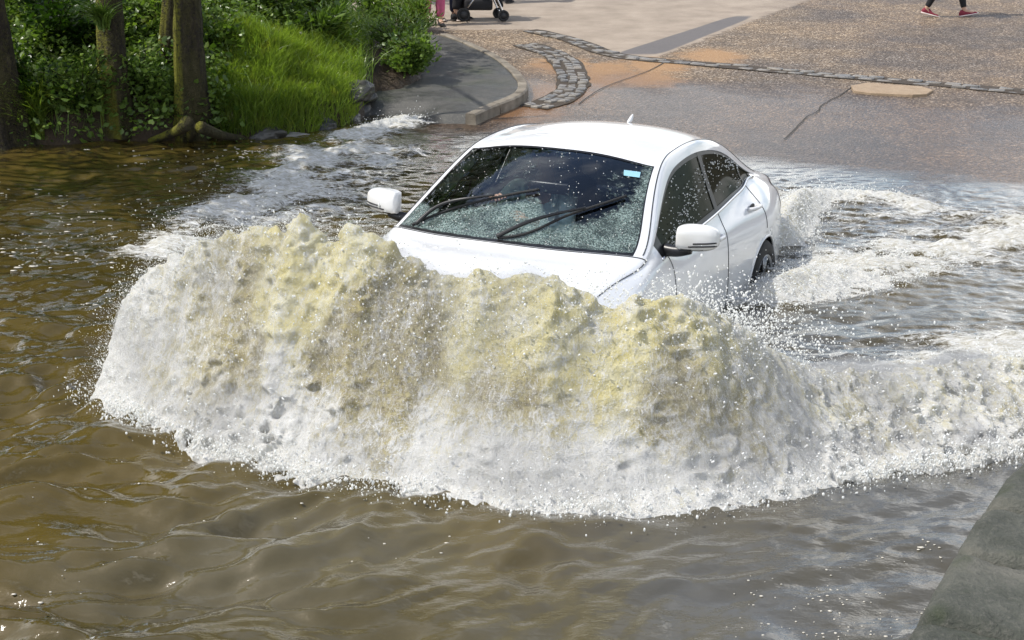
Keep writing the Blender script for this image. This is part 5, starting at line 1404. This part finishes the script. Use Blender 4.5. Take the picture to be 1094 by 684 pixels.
    # thrown drops around the surface
    nd = drops[0]
    if nd:
        k = rg.integers(0, len(W3), nd)
        w_ = (rg.random(nd) < (.25 + .75 * ((zn[k] > .75) | (zi[k] < .16)))); k = k[w_]
        upd = rg.gamma(1.3, .035, len(k)) * (1 + 0 * Hs[k])
        dirr = rg.standard_normal((len(k), 3)) * .6; dirr[:, 2] = np.abs(dirr[:, 2]) * .9 + .35
        dirr[:, :2] += np.stack([np.interp(si[k], s, N[:, 0]), np.interp(si[k], s, N[:, 1])], 1) * .6 * np.sign(ri[k] + .15)[:, None]
        C = W3[k] + dirr * upd[:, None]; ok = C[:, 2] > WZ + .004
        C = C[ok]; rad = np.clip(rg.lognormal(math.log(.0016), .72, len(C)), .0006, .0052)
        st = dirr[ok] * rad[:, None] * rg.uniform(0, 1.2, len(C))[:, None]
        scatter_into.append((C, rad, st))
    nd = drops[1]
    if nd:
        # fringe of drops falling just outside the foot
        sk = rg.uniform(.1, LEN - .1, nd); Fk = np.interp(sk, s, Q[:, 4]); gate = np.interp(sk, np.arange(0, LEN + 1, .3), rg.random(len(np.arange(0, LEN + 1, .3))))
        kk = rg.random(nd) < gate ** 1.5 + .1; sk = sk[kk]; Fk = Fk[kk]
        rk = Fk * .93 + np.abs(rg.normal(0, .075, len(sk))); zk = np.abs(rg.normal(0, .05, len(sk))) + .004
        C = world_(sk, rk, zk, 0); rad = np.clip(rg.lognormal(math.log(.0019), .68, len(C)), .0007, .0065)
        st = np.stack([np.zeros(len(C)), np.zeros(len(C)), rad * rg.uniform(0, 1.2, len(C))], 1) + 1e-6
        scatter_into.append((C, rad, st))
    print(name, len(W3), 'verts')
    return o
t = NT('splashing_water')
aer = t.attr('aer'); br = t.attr('brown')
cx = t.n('ShaderNodeCombineXYZ'); t.l(t.attr('su'), cx.inputs[0]); t.l(t.math('MULTIPLY', t.attr('fall'), .22), cx.inputs[1]); t.l(t.math('MULTIPLY', t.attr('zz'), .22), cx.inputs[2])
st1 = t.noise(11, 5, .62, cx.outputs[0], .4); st2 = t.noise(42, 4, .6, cx.outputs[0], .6)
na = t.noise(48, 6, .7); nb = t.noise(150, 4, .65); nc = t.noise(7, 5, .65)
a2 = t.math('ADD', aer, t.math('MULTIPLY', t.math('SUBTRACT', na, .5), 1.5))
a2 = t.math('ADD', a2, t.math('MULTIPLY', t.math('SUBTRACT', nc, .5), .9))
a2 = t.math('ADD', a2, t.math('MULTIPLY', t.math('SUBTRACT', st1, .5), 1.3)); a2 = t.math('ADD', a2, t.math('MULTIPLY', t.math('SUBTRACT', st2, .5), .9))
th1 = t.noise(17, 4, .6, cx.outputs[0], 1.2); th2 = t.noise(36, 5, .65, None, 1.5)
thr = t.math('MAXIMUM', t.rng(t.math('ABSOLUTE', t.math('SUBTRACT', th1, .5)), .0, .035, 1, 0), t.rng(t.math('ABSOLUTE', t.math('SUBTRACT', th2, .5)), .0, .03, 1, 0))
a2 = t.math('ADD', a2, t.math('MULTIPLY', thr, .60))
a2 = t.rng(a2, .10, .85, 0, 1)
clear = t.mix(t.rng(nc, .35, .65, 0, 1), (.76, .67, .30), (.82, .77, .52))
clear = t.mix(t.math('MULTIPLY', br, t.rng(na, .35, .6, .3, .95)), clear, (.31, .255, .145))
colr = t.mix(a2, clear, t.mix(t.rng(t.math('ADD', nb, t.math('MULTIPLY', st2, .5)), .6, .9, 0, 1), (.82, .80, .73), (.97, .965, .94)))
bmp = t.bump(t.math('ADD', t.math('ADD', na, t.math('MULTIPLY', nb, .6)), t.math('MULTIPLY', st2, .8)), .75, .022)
df = t.n('ShaderNodeBsdfDiffuse'); t.l(colr, df.inputs[0]); t.l(bmp, df.inputs['Normal'])
tl = t.n('ShaderNodeBsdfTranslucent'); t.l(t.mix(.35, colr, (.95, .90, .70)), tl.inputs[0])
gl = t.n('ShaderNodeBsdfGlossy'); gl.inputs['Roughness'].default_value = .15; t.l(bmp, gl.inputs['Normal'])
fr = t.n('ShaderNodeFresnel'); fr.inputs[0].default_value = 1.36; t.l(bmp, fr.inputs['Normal'])
M_SPLASH = t.done(t.mixs(t.math('MULTIPLY', fr.outputs[0], .85, True), t.mixs(.30, df.outputs[0], tl.outputs[0]), gl.outputs[0]))
t = NT('spray_air'); v = t.n('ShaderNodeVolumeScatter'); v.inputs['Color'].default_value = (.99, .99, .98, 1); v.inputs['Density'].default_value = 3.2; v.inputs['Anisotropy'].default_value = .3
t.l(v.outputs[0], t.out.inputs['Volume']); M_HAZE = t.m
scatter_into = []
bow_px = [  # pixel of the crest, its distance, back width, front width, clearness
 (110, 375, 7.52, .28, .30, .0), (146, 318, 7.42, .34, .38, .1), (196, 272, 7.30, .42, .50, .35), (262, 236, 7.14, .46, .62, .8), (325, 227, 7.00, .48, .71, 1.), (385, 232, 6.88, .46, .77, 1.),
 (450, 250, 6.76, .44, .78, 1.), (515, 282, 6.66, .42, .77, 1.), (580, 290, 6.58, .40, .76, 1.), (640, 308, 6.54, .40, .75, 1.), (700, 312, 6.56, .40, .74, 1.), (750, 332, 6.64, .38, .70, .8),
 (800, 358, 6.76, .36, .68, .5), (855, 386, 6.90, .40, .68, .5), (950, 398, 7.10, .46, .70, .45), (1040, 388, 7.32, .5, .74, .5), (1150, 380, 7.5, .5, .76, .4), (1260, 366, 7.7, .5, .75, .1)]
bow = []
for u, v, y, bw, fw_, yl in bow_px:
    p = at_y(u, v, y); bow.append((p[0], p[1], max(.06, p[2] - WZ), bw, fw_, yl))
bow_o = build_splash('bow_wave', 'tall brown and white bow wave thrown up across the front of the car', bow, .0115, (-.60, 1.22), (-.08, 1.22), 11, 1.0, .16, mat=M_SPLASH, drops=(30000, 20000), shell=.055)
rear = [(*wpt(806, 330), .08, .14, .20, .2), (*wpt(832, 316), .13, .20, .28, .3), (*wpt(868, 304), .10, .30, .36, .25), (*wpt(910, 294), .055, .34, .36, .2), (*wpt(965, 280), .02, .3, .3, .15), (*wpt(1010, 272), -.03, .3, .3, .1)]
build_splash('wheel_wash', 'white churned wash streaming away behind the rear wheel of the car', rear, .0145, (-.45, .48), (-.06, .45), 12, .75, .1, mat=M_SPLASH, drops=(7000, 1500), shell=.040)
rear2 = [(*wpt(826, 268), .20, .2, .24, .3), (*wpt(850, 230), .18, .24, .22, .35), (*wpt(880, 214), .09, .26, .22, .2), (*wpt(930, 212), .06, .2, .2, .1), (*wpt(985, 214), .03, .2, .2, .1)]
build_splash('tail_wash', 'thin pale wash curling off the back corner of the car', rear2, .0150, (-.35, .35), (-.06, .32), 13, .6, .1, mat=M_SPLASH, drops=(4500, 800), shell=.035)
lw = [(*wpt(366, 143), .02, .1, .1, .1), (*wpt(392, 139), .07, .14, .12, .1), (*wpt(425, 134), .08, .14, .12, .1), (*wpt(468, 125), .01, .1, .1, .1)]
build_splash('shore_breaker', 'small white wavelet breaking against the dark raised pavement', lw, .0150, (-.2, .2), (-.05, .2), 14, .45, .1, mat=M_SPLASH, drops=(900, 300))
# fine spray drifting off the left lobe and off the right shoulder by the door
OCT = (np.array([(1, 0, 0), (-1, 0, 0), (0, 1, 0), (0, -1, 0), (0, 0, 1), (0, 0, -1)], float), np.array([(0, 2, 4), (2, 1, 4), (1, 3, 4), (3, 0, 4), (2, 0, 5), (1, 2, 5), (3, 1, 5), (0, 3, 5)]))
fine = []
def fine_mist(o, n, spread, sd):
    rg = np.random.default_rng(sd); me = o.data; nv = len(me.vertices)
    co = np.empty(nv * 3, 'f4'); me.vertices.foreach_get('co', co); co = co.reshape(-1, 3)
    no = np.empty(nv * 3, 'f4'); me.vertex_normals.foreach_get('vector', no); no = no.reshape(-1, 3)
    k = rg.integers(0, nv, n); zz_ = co[k, 2] - WZ
    k = k[(rg.random(n) < .35 + .65 * (no[k, 2] > .3) + .3 * (zz_ < .2))]
    out = no[k]
    C = co[k] + out * rg.gamma(1.2, spread, len(k))[:, None] + rg.normal(0, spread * .35, (len(k), 3)) + [0, 0, .3 * spread]
    fine.append(C[C[:, 2] > WZ + .003])
fine_mist(bow_o, 150000, .030, 1)
def puff(c, s, n, r0=.0024):
    C = rng.normal(0, 1, (n, 3)) * s + c; C = C[C[:, 2] > WZ]; rad = np.clip(rng.lognormal(math.log(r0), .4, len(C)), .001, .007)
    scatter_into.append((C, rad, np.tile([[0, 0, .001]], (len(C), 1)) * rng.uniform(0, 2, (len(C), 1)) + 1e-6))
puff((-1.82, 7.35, WZ + .22), (.12, .12, .13), 14000, .0012); puff((-1.62, 7.2, WZ + .45), (.12, .10, .13), 9000, .0012)
puff((-1.4, 7.1, WZ + .75), (.2, .12, .12), 4000, .0013); puff((.75, 6.75, WZ + .58), (.30, .15, .10), 2600, .003)
puff((1.15, 7.4, WZ + .3), (.25, .2, .12), 2600, .003); puff((.2, 6.5, WZ + .6), (.6, .12, .12), 2500, .003)
puff((1.75, 10.5, WZ + .18), (.2, .25, .10), 1600, .003)
C = np.concatenate([a[0] for a in scatter_into]); Rr = np.concatenate([a[1] for a in scatter_into]); ST = np.concatenate([a[2] for a in scatter_into])
o = scatter('spray', C, Rr, M_DROP, None, ico(1) if len(C) < 200000 else ICO1, ST, smooth=True)
tag(o, 'fine white spray and flying droplets around the bow wave', 'spray', kind='stuff')
print('drops', len(C))
C = np.concatenate(fine); Rr = np.clip(rng.lognormal(math.log(.0011), .4, len(C)), .0005, .003)
o = scatter('mist', C, Rr, M_DROP, None, OCT, None, smooth=True); tag(o, 'very fine white mist hanging over the bow wave', 'mist', kind='stuff'); print('mist', len(C))
# floating flecks of froth
def flecks(n, boxpx, cl, rmin, rmax, sd):
    rg = np.random.default_rng(sd); out = []
    while len(out) < n:
        u = rg.uniform(boxpx[0], boxpx[2]); v = rg.uniform(boxpx[1], boxpx[3]); p = at(u, v)
        if (vn(p[0] * cl + 9, p[1] * cl * 1.6, 4) + .6 * vn(p[0] * cl * 3, p[1] * cl * 4, 1)) * .5 + .5 > rg.uniform(.35, 1.0): out.append((p[0], p[1], WZ + .006))
    C = np.array(out); rr_ = np.clip(rg.lognormal(math.log(rmin), .5, n), rmin * .5, rmax)
    C[:, 2] += .010
    return C, np.stack([rr_ * rg.uniform(.8, 1.8, n), rr_, np.full(n, .0022)], 1)
fs = [flecks(520, (0, 160, 330, 330), 1.2, .008, .022, 1), flecks(60, (250, 150, 330, 175), 2, .008, .02, 2), flecks(120, (770, 560, 1010, 684), 1.0, .0032, .012, 3), flecks(70, (0, 480, 500, 640), .9, .0035, .009, 4)]
C = np.concatenate([f[0] for f in fs]); S_ = np.concatenate([f[1] for f in fs])
# sit them on the rippled surface
ii = np.clip(np.searchsorted(wx_, C[:, 0]), 0, len(wx_) - 1); jj = np.clip(np.searchsorted(wy_, C[:, 1]), 0, len(wy_) - 1); C[:, 2] = WV[ii, jj] + .001
t = NT('froth'); M_FROTH = t.done(t.pbr((.50, .47, .40), .6))
o = scatter('froth_flecks', C, S_, M_FROTH, None, ICO1); tag(o, 'small pale flecks of froth floating on the water', 'froth', kind='stuff')
